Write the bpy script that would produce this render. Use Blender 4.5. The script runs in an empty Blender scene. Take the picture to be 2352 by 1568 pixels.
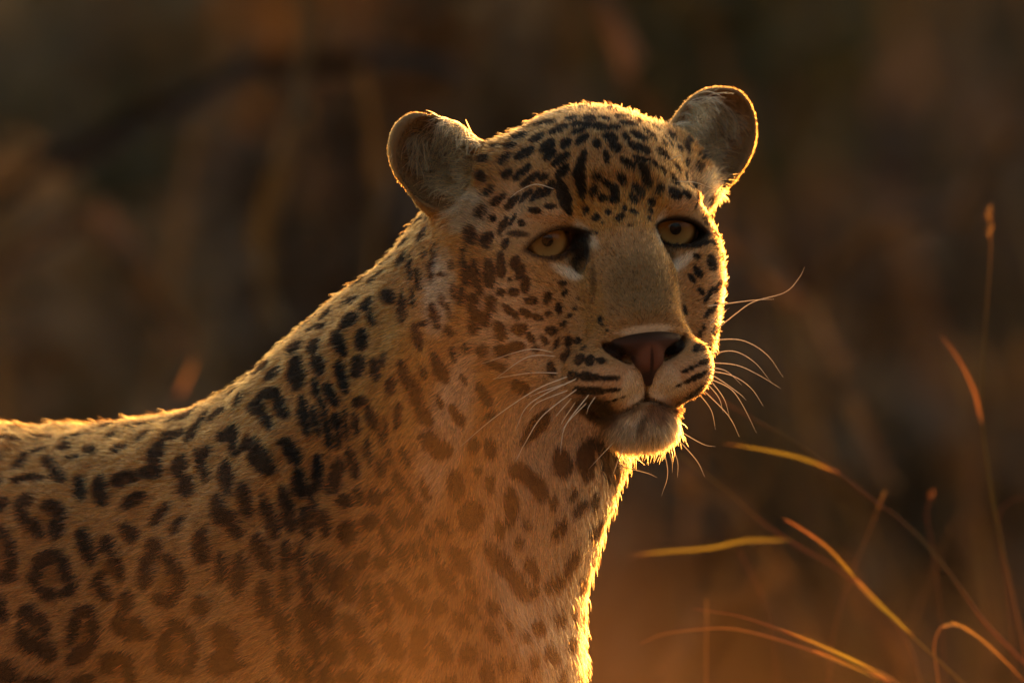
import bpy, math, random, time
import numpy as np
from mathutils import Vector, Matrix
from mathutils.bvhtree import BVHTree

T0 = time.time()
rng = np.random.default_rng(7)
random.seed(7)
scene = bpy.context.scene
COL = scene.collection

# ------------------------------------------------------------------ scale
# sculpting unit: U per metre; the leopard is modelled in these units
U = 3360.0
FRAME_W = 0.70                       # metres across the frame at the leopard's face
LENS = 500.0
CAM_D = FRAME_W * LENS / 36.0        # camera distance to the face plane
CAM_Z = 0.707                        # camera height above the ground

# ------------------------------------------------------------------ camera
cam_data = bpy.data.cameras.new("camera")
cam_data.lens = LENS
cam_data.sensor_width = 36.0
cam_data.clip_start = 0.1
cam_data.clip_end = 3000.0
cam_data.dof.use_dof = True
cam_data.dof.focus_distance = CAM_D - 0.012
cam_data.dof.aperture_fstop = 4.5
cam = bpy.data.objects.new("camera", cam_data)
cam.location = (0.0, -CAM_D, CAM_Z)
cam.rotation_euler = (math.radians(90), 0, 0)
COL.objects.link(cam)
scene.camera = cam

# ------------------------------------------------------------------ sky and sun
SUN_EL = math.radians(5.0)
SUN_AZ = math.radians(17.0)          # to the right of straight behind the leopard
world = bpy.data.worlds.new("World")
scene.world = world
world.use_nodes = True
wn = world.node_tree.nodes
wl = world.node_tree.links
bg = wn["Background"]
sky = wn.new("ShaderNodeTexSky")
sky.sky_type = 'NISHITA'
sky.sun_disc = False
sky.sun_elevation = SUN_EL
sky.sun_rotation = SUN_AZ
sky.air_density = 1.0
sky.dust_density = 6.0
sky.ozone_density = 0.0
wl.new(sky.outputs[0], bg.inputs[0])
bg.inputs[1].default_value = 0.15

sun_data = bpy.data.lights.new("sun", 'SUN')
sun_data.energy = 3.0
sun_data.angle = math.radians(0.5)
sun_data.color = (1.0, 0.34, 0.045)
sun = bpy.data.objects.new("sun", sun_data)
sd = Vector((math.sin(SUN_AZ) * math.cos(SUN_EL), math.cos(SUN_AZ) * math.cos(SUN_EL), math.sin(SUN_EL)))
sun.rotation_euler = sd.to_track_quat('Z', 'Y').to_euler()
sun.location = (3, 12, 6)
COL.objects.link(sun)

scene.view_settings.view_transform = 'Standard'
scene.view_settings.look = 'None'
scene.view_settings.gamma = 1.0
scene.view_settings.use_curve_mapping = False
scene.view_settings.exposure = 1.62

cy = scene.cycles
cy.use_denoising = True
cy.use_adaptive_sampling = True
cy.adaptive_threshold = 0.02
cy.max_bounces = 7
cy.diffuse_bounces = 3
cy.glossy_bounces = 3
cy.transmission_bounces = 6
cy.transparent_max_bounces = 12
cy.caustics_reflective = False
cy.caustics_refractive = False
cy.sample_clamp_indirect = 6.0
scene.render.hair_type = 'STRIP'
scene.cycles_curves.subdivisions = 1

# ------------------------------------------------------------------ helpers
def tag(o, label=None, cat=None, group=None, kind=None):
    if label: o["label"] = label
    if cat: o["category"] = cat
    if group: o["group"] = group
    if kind: o["kind"] = kind
    return o

def empty(name, loc=(0, 0, 0)):
    o = bpy.data.objects.new(name, None)
    o.empty_display_size = 0.05
    o.location = loc
    COL.objects.link(o)
    return o

def mesh_obj(name, verts, faces, mat=None, parent=None, smooth=True):
    me = bpy.data.meshes.new(name)
    verts = np.asarray(verts, dtype=np.float32)
    if isinstance(faces, np.ndarray):
        nf, k = faces.shape
        me.vertices.add(len(verts)); me.vertices.foreach_set("co", verts.ravel())
        me.loops.add(nf * k); me.loops.foreach_set("vertex_index", faces.astype(np.int32).ravel())
        me.polygons.add(nf); me.polygons.foreach_set("loop_start", np.arange(0, nf * k, k, dtype=np.int32))
        me.update(calc_edges=True)
        me.validate()
    else:
        me.from_pydata([tuple(map(float, v)) for v in verts], [], faces)
        me.update()
    if smooth:
        me.polygons.foreach_set("use_smooth", np.ones(len(me.polygons), dtype=bool))
    if mat: me.materials.append(mat)
    o = bpy.data.objects.new(name, me)
    COL.objects.link(o)
    if parent: o.parent = parent
    return o

def new_mat(name):
    m = bpy.data.materials.new(name)
    m.use_nodes = True
    nt = m.node_tree
    nt.nodes.clear()
    out = nt.nodes.new("ShaderNodeOutputMaterial")
    return m, nt, out

def norm(v):
    v = np.asarray(v, dtype=np.float64)
    return v / np.maximum(np.linalg.norm(v, axis=-1, keepdims=True), 1e-9)
# ================================================================== ground: grassy flat rising far off, plus an added slope behind the camera
def ground_z(X, Y):
    t = np.clip((Y - 17.0) / 55.0, 0, 1)
    z = 4.5 * t * t * (3 - 2 * t)
    t = np.clip((-20.0 - Y) / 75.0, 0, 1)          # unseen slope added behind the camera for warm fill and duller eye reflections
    z = z + 24.0 * t * t * (3 - 2 * t)
    z = z + 0.05 * np.sin(X * 0.9 + 1.3 * np.sin(Y * 0.5)) * np.clip((np.hypot(X, Y) - 2) / 6, 0, 1)
    z = z + 0.5 * np.sin(X * 0.05) * np.sin(Y * 0.043) * np.clip((np.hypot(X, Y) - 25) / 60, 0, 1)
    return z
def axis(fine, far):
    a = np.concatenate([np.arange(0, 30, fine), np.geomspace(30, far, 26)])
    return np.concatenate([-a[:0:-1], a])
gxs = axis(0.5, 900); gys = axis(0.5, 900)
GX, GY = np.meshgrid(gxs, gys, indexing='ij')
GV = np.stack([GX, GY, ground_z(GX, GY)], -1).reshape(-1, 3)
ii, jj = np.meshgrid(np.arange(len(gxs) - 1), np.arange(len(gys) - 1), indexing='ij')
ii = ii.ravel(); jj = jj.ravel(); m_ = len(gys)
GQ = np.stack([ii * m_ + jj, (ii + 1) * m_ + jj, (ii + 1) * m_ + jj + 1, ii * m_ + jj + 1], 1)
m_ground, nt, out = new_mat("dry_ground")
pb = nt.nodes.new("ShaderNodeBsdfPrincipled"); pb.inputs["Roughness"].default_value = 0.95
tc = nt.nodes.new("ShaderNodeTexCoord")
n1 = nt.nodes.new("ShaderNodeTexNoise"); n1.inputs["Scale"].default_value = 0.6; n1.inputs["Detail"].default_value = 8
n2 = nt.nodes.new("ShaderNodeTexNoise"); n2.inputs["Scale"].default_value = 25; n2.inputs["Detail"].default_value = 6
r1 = nt.nodes.new("ShaderNodeValToRGB")
r1.color_ramp.elements[0].position = 0.35; r1.color_ramp.elements[0].color = (0.20, 0.12, 0.055, 1)
r1.color_ramp.elements[1].position = 0.68; r1.color_ramp.elements[1].color = (0.40, 0.26, 0.11, 1)
bp = nt.nodes.new("ShaderNodeBump"); bp.inputs["Strength"].default_value = 0.6; bp.inputs["Distance"].default_value = 0.04
nt.links.new(tc.outputs["Object"], n1.inputs[0]); nt.links.new(tc.outputs["Object"], n2.inputs[0])
nt.links.new(n1.outputs[0], r1.inputs[0]); nt.links.new(r1.outputs[0], pb.inputs[0])
nt.links.new(n2.outputs[0], bp.inputs["Height"]); nt.links.new(bp.outputs[0], pb.inputs["Normal"])
nt.links.new(pb.outputs[0], out.inputs[0])
tag(mesh_obj("ground", GV, GQ, m_ground), kind="structure")

# ================================================================== thicket far behind (reads as one soft mass)
def leaf_mat(name, trans=0.45, attr="tint", rough=0.6):
    m, nt, out = new_mat(name)
    a = nt.nodes.new("ShaderNodeAttribute"); a.attribute_name = attr
    d = nt.nodes.new("ShaderNodeBsdfDiffuse"); t = nt.nodes.new("ShaderNodeBsdfTranslucent")
    g = nt.nodes.new("ShaderNodeBsdfGlossy"); g.inputs["Roughness"].default_value = rough
    g.inputs[0].default_value = (1, 1, 1, 1)
    mx = nt.nodes.new("ShaderNodeMixShader"); mx.inputs[0].default_value = trans
    m2 = nt.nodes.new("ShaderNodeMixShader"); m2.inputs[0].default_value = 0.03
    nt.links.new(a.outputs[0], d.inputs[0]); nt.links.new(a.outputs[0], t.inputs[0])
    nt.links.new(d.outputs[0], mx.inputs[1]); nt.links.new(t.outputs[0], mx.inputs[2])
    nt.links.new(mx.outputs[0], m2.inputs[1]); nt.links.new(g.outputs[0], m2.inputs[2])
    nt.links.new(m2.outputs[0], out.inputs[0])
    return m
m_leaf = leaf_mat("leaf_dark", 0.35)
m_dry = leaf_mat("dry_grass", 0.7)

def color_attr(o, cols, name="tint"):
    a = o.data.attributes.new(name, 'FLOAT_COLOR', 'POINT')
    a.data.foreach_set("color", np.concatenate([cols, np.ones((len(cols), 1))], 1).astype(np.float32).ravel())

def leaves(c, r, n, size, g):
    """n leaf quads in an ellipsoid"""
    d = norm(g.normal(size=(n, 3))) * (g.random(n) ** 0.4)[:, None] * np.asarray(r)
    p = np.asarray(c) + d
    a = norm(g.normal(size=(n, 3)) + np.array([0, 0, 0.4])); b = norm(np.cross(a, g.normal(size=(n, 3))))
    s = size * g.uniform(0.6, 1.4, n)[:, None]
    return np.stack([p - a * s, p + b * s * 0.42, p + a * s, p - b * s * 0.42], 1)

def blades(base, tip, width, bendv, g, k=5):
    """ribbons; base, tip (n,3), width (n,)"""
    n = len(base)
    side = norm(np.cross(tip - base, g.normal(size=(n, 3))))
    s = np.linspace(0, 1, k)
    V = np.empty((n, k, 2, 3))
    for i, t in enumerate(s):
        c = base + (tip - base) * t + bendv * (t * t - t)
        w = width * (1 - (0.85 if k > 2 else 0.0) * t ** 1.5)
        V[:, i, 0] = c - side * w[:, None]; V[:, i, 1] = c + side * w[:, None]
    idx = np.arange(n * k * 2).reshape(n, k, 2)
    Q = np.stack([idx[:, :-1, 0], idx[:, :-1, 1], idx[:, 1:, 1], idx[:, 1:, 0]], -1).reshape(-1, 4)
    return V.reshape(-1, 3), Q

def spot_in_view(ix, iy, dist):
    """a point of the place 'dist' metres in front of the camera"""
    k = dist / CAM_D / U
    return np.array([(ix - 1176) * k, dist - CAM_D, CAM_Z + (784 - iy) * k])

g1 = np.random.default_rng(21)
PAL = [(0.062, 0.048, 0.016), (0.085, 0.054, 0.022), (0.040, 0.036, 0.013), (0.11, 0.064, 0.028), (0.070, 0.042, 0.020), (0.055, 0.052, 0.022), (0.12, 0.090, 0.055), (0.022, 0.018, 0.009)]
LV, LC = [], []
for i in range(400):
    Y = g1.uniform(8.0, 15.5)
    X = g1.uniform(-2.2, 2.2) * (1 + Y * 0.05)
    if i > 240: X = g1.uniform(-7, 7); Y = g1.uniform(10.5, 16.5)
    if X > 1.5 and Y < 10.4: X = g1.uniform(-1.5, 1.5)
    z0 = float(ground_z(np.array([X]), np.array([Y]))[0])
    zc = z0 + g1.uniform(0.05, 1.12 + 0.02 * (Y - 8))
    r = g1.uniform(0.16, 0.42)
    q = leaves((X, Y, zc), (r, r, r * 0.9), int(300 * (r / 0.35) ** 2), 0.045, g1)
    c = np.array(PAL[g1.integers(len(PAL))]) * g1.uniform(0.35, 1.1) * np.array([0.60, 0.74, 0.72])
    LV.append(q.reshape(-1, 3)); LC.append(np.repeat(c * g1.uniform(0.7, 1.3, (len(q), 1)), 4, 0))
# paler foliage where the photograph has lighter blurs
for (bx, by, ds, rr, c) in ((200, 120, 17.5, 0.30, (0.21, 0.165, 0.105)), (370, 190, 17.0, 0.18, (0.17, 0.13, 0.08)), (950, 90, 15.5, 0.24, (0.16, 0.088, 0.04)), (60, 880, 15.0, 0.24, (0.26, 0.15, 0.075)), (2050, 560, 17.0, 0.28, (0.13, 0.085, 0.065)), (1650, 120, 16.0, 0.20, (0.08, 0.065, 0.02)), (760, 620, 15.5, 0.20, (0.13, 0.08, 0.055)), (430, 560, 16.5, 0.17, (0.07, 0.055, 0.02)), (1780, 800, 15.5, 0.2, (0.17, 0.095, 0.055)), (1650, 1250, 15.0, 0.26, (0.15, 0.09, 0.042)), (2200, 1350, 15.0, 0.26, (0.11, 0.07, 0.038))):
    p = spot_in_view(bx, by, ds)
    q = leaves(p, (rr, 0.12, rr), int(1500 * rr), 0.04, g1)
    LV.append(q.reshape(-1, 3)); LC.append(np.repeat(np.array(c) * (0.70, 0.80, 0.80) * g1.uniform(0.8, 1.2, (len(q), 1)), 4, 0))
# stems and dry stalks through the thicket
nb_ = 2600
b0 = np.stack([g1.uniform(-3, 1.5, nb_), g1.uniform(6, 15, nb_), np.zeros(nb_)], 1)
b1 = b0 + np.stack([g1.normal(0, 0.35, nb_), g1.normal(0, 0.2, nb_), g1.uniform(0.6, 1.5, nb_)], 1)
SV, SQ = blades(b0, b1, g1.uniform(0.003, 0.010, nb_), np.stack([g1.normal(0, 0.4, nb_), np.zeros(nb_), np.zeros(nb_)], 1), g1)
sc_ = np.array([(0.12, 0.075, 0.035), (0.07, 0.045, 0.02), (0.16, 0.10, 0.05), (0.035, 0.022, 0.012)])[g1.integers(4, size=nb_)]
# long bent stalks standing nearer, soft arcs in the picture
for pts, ds, w, c in (([(-60, 520), (120, 380), (330, 260), (600, 130), (860, 120), (1040, 190)], 12.6, 0.010, (0.03, 0.02, 0.01)),
                      ([(620, 760), (600, 560), (640, 380), (700, 200), (690, -60)], 12.2, 0.005, (0.20, 0.15, 0.07)),
                      ([(-40, 620), (180, 480), (300, 620), (420, 800)], 12.4, 0.007, (0.24, 0.14, 0.07)),
                      ([(1350, -40), (1440, 180), (1560, 300)], 12.3, 0.006, (0.26, 0.14, 0.08)),
                      ([(1700, 560), (1840, 700), (1950, 900), (2050, 1100)], 11.9, 0.004, (0.30, 0.16, 0.08)),
                      ([(2352, 300), (2200, 480), (2020, 540), (1900, 620)], 12.4, 0.006, (0.16, 0.11, 0.07)),
                      ([(860, 640), (870, 420), (850, 200)], 12.0, 0.003, (0.22, 0.15, 0.07)),
                      ([(1950, 1568), (1800, 1350), (1700, 1180), (1560, 1080)], 11.7, 0.004, (0.30, 0.17, 0.07)),
                      ([(2300, 1500), (2230, 1200), (2240, 900)], 11.9, 0.004, (0.26, 0.14, 0.06)),
                      ([(1540, 1568), (1640, 1400), (1800, 1320)], 11.8, 0.004, (0.34, 0.18, 0.07)),
                      ([(2120, 1568), (2000, 1400), (1960, 1250)], 11.7, 0.004, (0.30, 0.15, 0.06))):
    P = np.array([spot_in_view(x, y, ds) for x, y in pts])
    for a, b in zip(P, P[1:]):
        nn = 3
        v, q = blades(np.repeat(a[None], nn, 0) + g1.normal(0, 0.006, (nn, 3)), np.repeat(b[None], nn, 0) + g1.normal(0, 0.006, (nn, 3)), np.full(nn, w), np.zeros((nn, 3)), g1, 2)
        LV.append(v.reshape(nn, 4, 3)[:, [0, 1, 3, 2]].reshape(-1, 3)); LC.append(np.tile(np.array(c) * (0.24, 0.26, 0.22), (len(v), 1)))
LV = np.concatenate(LV); LC = np.concatenate(LC)
LQ = np.arange(len(LV)).reshape(-1, 4)
TV = np.concatenate([LV, SV]); TQ = np.concatenate([LQ, SQ + len(LV)]); TC = np.concatenate([LC, np.repeat(sc_ * (0.6, 0.68, 0.68), 10, 0)])
th_o = mesh_obj("thicket", TV, TQ, m_leaf, smooth=False)
color_attr(th_o, TC)
tag(th_o, "dark blurred thicket of brush and dry stalks behind the leopard", "thicket", kind="stuff")
print("land", len(TV), round(time.time() - T0, 1))
# ================================================================== leopard sculpt (units U, origin on the camera axis at the face plane)
PSI = math.radians(17.0)     # head turned to the right of the camera
ROLL = math.radians(5.3)
HEAD_O = np.array([236.0, 0.0, 245.0])
_cp, _sp, _cr, _sr = math.cos(PSI), math.sin(PSI), math.cos(ROLL), math.sin(ROLL)
# rows: world components of local axes (x = its left, y = forward, z = up)
_L = np.array([_cp * _cr, _sp, _cp * _sr])
_F = np.array([_sp * _cr, -_cp, _sp * _sr])
_Z = np.array([-_sr, 0.0, _cr])
HEAD_M = np.stack([_L, _F, _Z]).astype(np.float32)      # local = HEAD_M @ (p - O)

def to_local(P):
    return (P - HEAD_O.astype(np.float32)) @ HEAD_M.T

def to_world(p):
    return np.asarray(p, dtype=np.float64) @ HEAD_M.astype(np.float64) + HEAD_O

def at(ix, iy, depth=0.0):
    """point that stands at (ix, iy) of a 2352 x 1568 view of the place, 'depth' units behind the face plane"""
    k = 1.0 + depth / (CAM_D * U)
    return np.array([(ix - 1176.0) * k, depth, (784.0 - iy) * k])

def smin(a, b, k):
    h = np.clip(0.5 + 0.5 * (b - a) / k, 0, 1)
    return b + (a - b) * h - k * h * (1 - h)

def smax(a, b, k):
    return -smin(-a, -b, k)

def ell(P, c, r, R=None):
    q = P - np.asarray(c, dtype=np.float32)
    if R is not None:
        q = q @ np.asarray(R, dtype=np.float32).T
    r = np.asarray(r, dtype=np.float32)
    q = q / r
    k0 = np.sqrt(np.einsum('ij,ij->i', q, q))
    q /= r
    k1 = np.sqrt(np.einsum('ij,ij->i', q, q)) + 1e-9
    return k0 * (k0 - 1.0) / k1

def cone(P, a, b, ra, rb, sx=None):
    """tapered capsule"""
    a = np.asarray(a, dtype=np.float32); b = np.asarray(b, dtype=np.float32)
    if sx is not None:
        s = np.asarray(sx, dtype=np.float32)
        P = P / s; a = a / s; b = b / s
    ba = b - a
    t = np.clip(((P - a) @ ba) / np.float32(ba @ ba), 0, 1)
    q = P - a - t[:, None] * ba
    d = np.sqrt(np.einsum('ij,ij->i', q, q))
    return d - (ra + (rb - ra) * t)

def frame(o, a):
    """rows: width, opening, long axis"""
    a = norm(a); o = norm(np.asarray(o) - np.dot(o, a) * a); w = np.cross(o, a)
    return np.stack([w, o, a]).astype(np.float32)

EYE_C = np.array([155.0, -40.0, 0.0])
EYE_R = 60.0
EAR_C = np.array([336.0, -240.0, 206.0])
EAR_A = norm([0.58, 0.07, 0.81])
EAR_O = norm([0.18, 0.97, 0.10])
EAR_F = frame(EAR_O, EAR_A)

def rot_y(deg):
    c, s = math.cos(math.radians(deg)), math.sin(math.radians(deg))
    return np.array([[c, 0, s], [0, 1, 0], [-s, 0, c]], dtype=np.float32)

def almond(q):
    """2-D eye opening in eye coordinates; q = local - eye centre (right half), inner corner towards -x, lower"""
    t = math.radians(-14.0)
    u = q[:, 0] * math.cos(t) + q[:, 2] * math.sin(t)
    v = -q[:, 0] * math.sin(t) + q[:, 2] * math.cos(t)
    # vesica: two circles
    up = np.sqrt((u - 2) ** 2 + (v + 84) ** 2) - 103
    lo = np.sqrt((u + 6) ** 2 + (v - 46) ** 2) - 84
    return np.maximum(up, lo)

def mouth_z(x):
    """height of the mouth line: dips under each whisker pad, then rises to the corner and drops behind it"""
    return np.interp(x, [0, 20, 55, 90, 125, 150, 170], [-378, -390, -408, -408, -392, -384, -392]).astype(np.float32)

def sdf_head(P):
    p = to_local(P)
    x = p[:, 0]
    q = p.copy(); q[:, 0] = np.abs(x)
    d = ell(q, (0, -165, 95), (240, 225, 208))                          # cranium
    d = smin(d, ell(q, (0, -60, 130), (150, 120, 130)), 60)             # forehead
    d = smin(d, ell(q, (160, -100, -70), (118, 150, 140)), 70)          # cheek bone
    d = smin(d, ell(q, (128, -112, -205), (124, 160, 160)), 80)         # jaw muscle
    d = smin(d, ell(q, (196, -188, 138), (88, 92, 98)), 60)           # ear root
    d = smin(d, ell(q, (130, -4, 60), (80, 54, 30), rot_y(8)), 40)     # brow
    d = smin(d, ell(q, (EYE_C[0], EYE_C[1] - 2, EYE_C[2]), (82, 72, 74)), 22)       # lids
    d = smin(d, cone(q, (0, 26, 46), (0, 130, -192), 64, 66, (1.3, 1, 1)), 26)     # bridge
    d = smin(d, cone(q, (0, 40, -130), (0, 46, -300), 108, 112, (1.08, 1, 1)), 50)  # muzzle core
    d = smin(d, ell(q, (86, 84, -316), (88, 98, 80)), 22)               # whisker pads
    d = smin(d, ell(q, (58, 114, -244), (56, 46, 48)), 30)              # nose wings
    # lower jaw
    d = smin(d, cone(q, (66, -120, -325), (24, 70, -424), 108, 58), 40)
    d = smin(d, ell(q, (0, 82, -428), (70, 64, 44)), 26)
    # inner eye corner groove and stop
    d = smax(d, -ell(q, (104, 34, -52), (16, 30, 48), rot_y(-25)), 26)
    # nostril hollows
    d = smax(d, -ell(q, (70, 168, -270), (44, 46, 14), rot_y(37)), 8)
    # mouth line
    m = np.abs(q[:, 2] - mouth_z(q[:, 0])) - 2
    m = np.maximum(m, -(q[:, 1] - 20)); m = np.maximum(m, q[:, 0] - 165)
    d = smax(d, -np.maximum(m, -d - 20), 8)
    # philtrum
    ph = np.maximum(np.abs(q[:, 0]) - 4, np.abs(q[:, 2] + 350) - 36)
    d = smax(d, -np.maximum(ph, -d - 16), 12)
    # eye openings
    e = q - EYE_C.astype(np.float32)
    al = np.maximum(almond(e), -(e[:, 1] - 8))
    d = smax(d, -al, 9)
    # ears
    a = q - EAR_C.astype(np.float32)
    a = a @ EAR_F.T
    root = cone(q, (208, -215, 100), (300, -268, 155), 104, 82)
    d = smin(d, root, 50)
    outer = ell(a, (0, -8, -6), (103, 62, 132))
    ear = outer
    d = smin(d, ear, 40)
    cup = ell(a, (0, 36, -1), (93, 86, 121))
    d = smax(d, -cup, 12)
    return d

BODY = []
def B(*a): BODY.append(a)
def body_setup():
    # name: cone a b ra rb k / ellipsoid c r k
    B('c', at(1275, 575, 270), at(1040, 1090, 190), 275, 340, 90)
    B('c', at(1195, 560, 330), at(1030, 820, 330), 218, 260, 80)        # nape       # neck
    B('c', at(1330, 800, 190), at(1130, 1130, 70), 200, 265, 90)        # throat
    B('e', at(850, 1110, 250), (330, 330, 400), 140)                    # near shoulder top
    B('e', at(850, 1040, 560), (300, 260, 320), 140)                    # far shoulder
    B('e', at(1000, 1520, 120), (340, 400, 470), 130)                   # chest
    B('e', at(760, 1500, 60), (330, 230, 480), 140)                     # upper arm muscle
    B('c', at(640, 1400, 400), at(-120, 1475, 720), 470, 480, 180)      # ribs
    B('c', at(-120, 1490, 720), at(-1500, 1520, 1500), 480, 400, 160)
    B('e', at(-1750, 1540, 1640), (480, 420, 520), 160)                 # rump
    B('c', at(860, 1750, 40), at(930, 2450, 60), 235, 130, 120)         # near foreleg
    B('c', at(930, 2450, 60), at(900, 3040, 40), 130, 95, 50)
    B('e', at(930, 3095, -10), (110, 150, 75), 50)
    B('c', at(1150, 1800, 420), at(1180, 2450, 420), 215, 130, 120)     # far foreleg
    B('c', at(1180, 2450, 420), at(1160, 3040, 400), 130, 95, 50)
    B('e', at(1190, 3095, 350), (110, 150, 75), 50)
    for ox, dy in ((0, -220), (160, 260)):                              # hind legs
        B('c', at(-1750 + ox, 1720, 1560 + dy), at(-1560 + ox, 2300, 1480 + dy), 320, 170, 140)
        B('c', at(-1560 + ox, 2300, 1480 + dy), at(-1900 + ox, 2700, 1640 + dy), 160, 95, 60)
        B('c', at(-1900 + ox, 2700, 1640 + dy), at(-1810 + ox, 3060, 1590 + dy), 95, 85, 40)
        B('e', at(-1780 + ox, 3095, 1540 + dy), (120, 150, 75), 50)
    B('c', at(-2100, 1400, 1850), at(-2700, 2100, 2150), 110, 90, 90)   # tail
    B('c', at(-2700, 2100, 2150), at(-3250, 2300, 2400), 90, 75, 60)
body_setup()

def _bound(b):
    if b[0] == 'c':
        return (np.asarray(b[1]) + np.asarray(b[2])) / 2, np.linalg.norm(np.asarray(b[1]) - np.asarray(b[2])) / 2 + max(b[3], b[4])
    return np.asarray(b[1]), max(b[2])

BOUNDS = [_bound(b) for b in BODY]
HEAD_MID = np.array([200, 60, 200], dtype=np.float32)

def sdf_cell(P, c, R):
    d = np.full(len(P), 1e3, dtype=np.float32)
    for b, (bc, br) in zip(BODY, BOUNDS):
        if np.linalg.norm(bc - c) - br - R > 230:
            continue
        if b[0] == 'c':
            d = smin(d, cone(P, b[1], b[2], b[3], b[4]), b[5])
        else:
            d = smin(d, ell(P, b[1], b[2]), b[3])
    if np.linalg.norm(HEAD_MID - c) - R < 900:
        d = smin(d, sdf_head(P), 36)
    return d

def sdf(P):
    """distance to the skin; points are binned so that far shapes are skipped"""
    P = np.asarray(P, dtype=np.float32)
    cell = 240.0
    ij = np.floor(P / cell).astype(np.int64) + 64
    key = (ij[:, 0] << 20) + (ij[:, 1] << 10) + ij[:, 2]
    order = np.argsort(key, kind='stable')
    ks = key[order]
    cuts = np.flatnonzero(np.diff(ks)) + 1
    out = np.empty(len(P), dtype=np.float32)
    for seg in np.split(order, cuts):
        c = (np.floor(P[seg[0]] / cell) + 0.5) * cell
        out[seg] = sdf_cell(P[seg], c, cell * 0.87)
    return out

def surface_nets(F, xs, ys, zs):
    S = F < 0
    c = S[:-1, :-1, :-1].astype(np.int8)
    tot = np.zeros(c.shape, dtype=np.int8)
    for i in (0, 1):
        for j in (0, 1):
            for k in (0, 1):
                tot += S[i:S.shape[0] - 1 + i, j:S.shape[1] - 1 + j, k:S.shape[2] - 1 + k]
    mixed = (tot > 0) & (tot < 8)
    I, J, K = np.nonzero(mixed)
    idx = np.full(mixed.shape, -1, dtype=np.int32)
    idx[I, J, K] = np.arange(len(I))
    acc = np.zeros((len(I), 3)); cnt = np.zeros(len(I))
    corners = [(i, j, k) for i in (0, 1) for j in (0, 1) for k in (0, 1)]
    for a in corners:
        for ax in range(3):
            if a[ax] == 1: continue
            b = list(a); b[ax] = 1
            fa = F[I + a[0], J + a[1], K + a[2]]; fb = F[I + b[0], J + b[1], K + b[2]]
            m = (fa < 0) != (fb < 0)
            t = fa[m] / (fa[m] - fb[m])
            pa = np.stack([xs[I[m] + a[0]], ys[J[m] + a[1]], zs[K[m] + a[2]]], 1)
            pb = np.stack([xs[I[m] + b[0]], ys[J[m] + b[1]], zs[K[m] + b[2]]], 1)
            acc[m] += pa + (pb - pa) * t[:, None]; cnt[m] += 1
    V = acc / cnt[:, None]
    quads = []
    for ax in range(3):
        sl0 = [slice(1, -1)] * 3; sl1 = [slice(1, -1)] * 3
        sl0[ax] = slice(0, -1); sl1[ax] = slice(1, None)
        A = S[tuple(sl0)]; Bm = S[tuple(sl1)]
        e = np.nonzero(A != Bm)
        inside = A[e]
        g = [e[i] + (0 if i == ax else 1) for i in range(3)]
        u, v = [(1, 2), (2, 0), (0, 1)][ax]
        def cell(du, dv):
            h = [g[0].copy(), g[1].copy(), g[2].copy()]
            h[u] -= du; h[v] -= dv
            return idx[h[0], h[1], h[2]]
        q = np.stack([cell(1, 1), cell(0, 1), cell(0, 0), cell(1, 0)], 1)
        q[~inside] = q[~inside][:, ::-1]
        quads.append(q)
    Q = np.concatenate(quads)
    Q = Q[(Q >= 0).all(1)]
    return V, Q

def lines(*segs):
    out = []
    for a, b, s in segs:
        out.append(np.linspace(a, b, max(2, int(round((b - a) / s)) + 1))[:-1])
    out.append([segs[-1][1]])
    return np.concatenate(out).astype(np.float32)

def block_eval(f, xs, ys, zs, bs=8):
    F = np.empty((len(xs), len(ys), len(zs)), dtype=np.float32)
    bx = list(range(0, len(xs), bs)); by = list(range(0, len(ys), bs)); bz = list(range(0, len(zs), bs))
    def mids(g, st): return np.array([(g[s] + g[min(s + bs, len(g)) - 1]) / 2 for s in st]), np.array([(g[min(s + bs, len(g)) - 1] - g[s]) / 2 for s in st])
    mx, hx = mids(xs, bx); my, hy = mids(ys, by); mz, hz = mids(zs, bz)
    C = np.stack(np.meshgrid(mx, my, mz, indexing='ij'), -1).reshape(-1, 3)
    H = np.stack(np.meshgrid(hx, hy, hz, indexing='ij'), -1).reshape(-1, 3)
    d = f(C); R = np.linalg.norm(H, axis=1)
    act = np.abs(d) < R * 1.4 + 24
    d = d.reshape(len(bx), len(by), len(bz)); act = act.reshape(d.shape)
    todo = []
    pts = []
    for a, i in enumerate(bx):
        for b, j in enumerate(by):
            for c, k in enumerate(bz):
                s = (slice(i, min(i + bs, len(xs))), slice(j, min(j + bs, len(ys))), slice(k, min(k + bs, len(zs))))
                if act[a, b, c]:
                    todo.append(s)
                    g = np.stack(np.meshgrid(xs[s[0]], ys[s[1]], zs[s[2]], indexing='ij'), -1)
                    pts.append(g.reshape(-1, 3))
                    if sum(map(len, pts)) > 400000:
                        _flush(f, F, todo, pts); todo = []; pts = []
                else:
                    F[s] = d[a, b, c]
    if pts: _flush(f, F, todo, pts)
    return F

def _flush(f, F, todo, pts):
    v = f(np.concatenate(pts)); o = 0
    for s, p in zip(todo, pts):
        F[s] = v[o:o + len(p)].reshape(F[s].shape); o += len(p)

def gradient(f, P, h=2.0):
    P = np.asarray(P, dtype=np.float32)
    g = np.zeros(P.shape)
    f0 = f(P)
    for ax in range(3):
        e = np.zeros(3, dtype=np.float32); e[ax] = h
        g[:, ax] = (f(P + e) - f0) / h
    return f0, g

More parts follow.
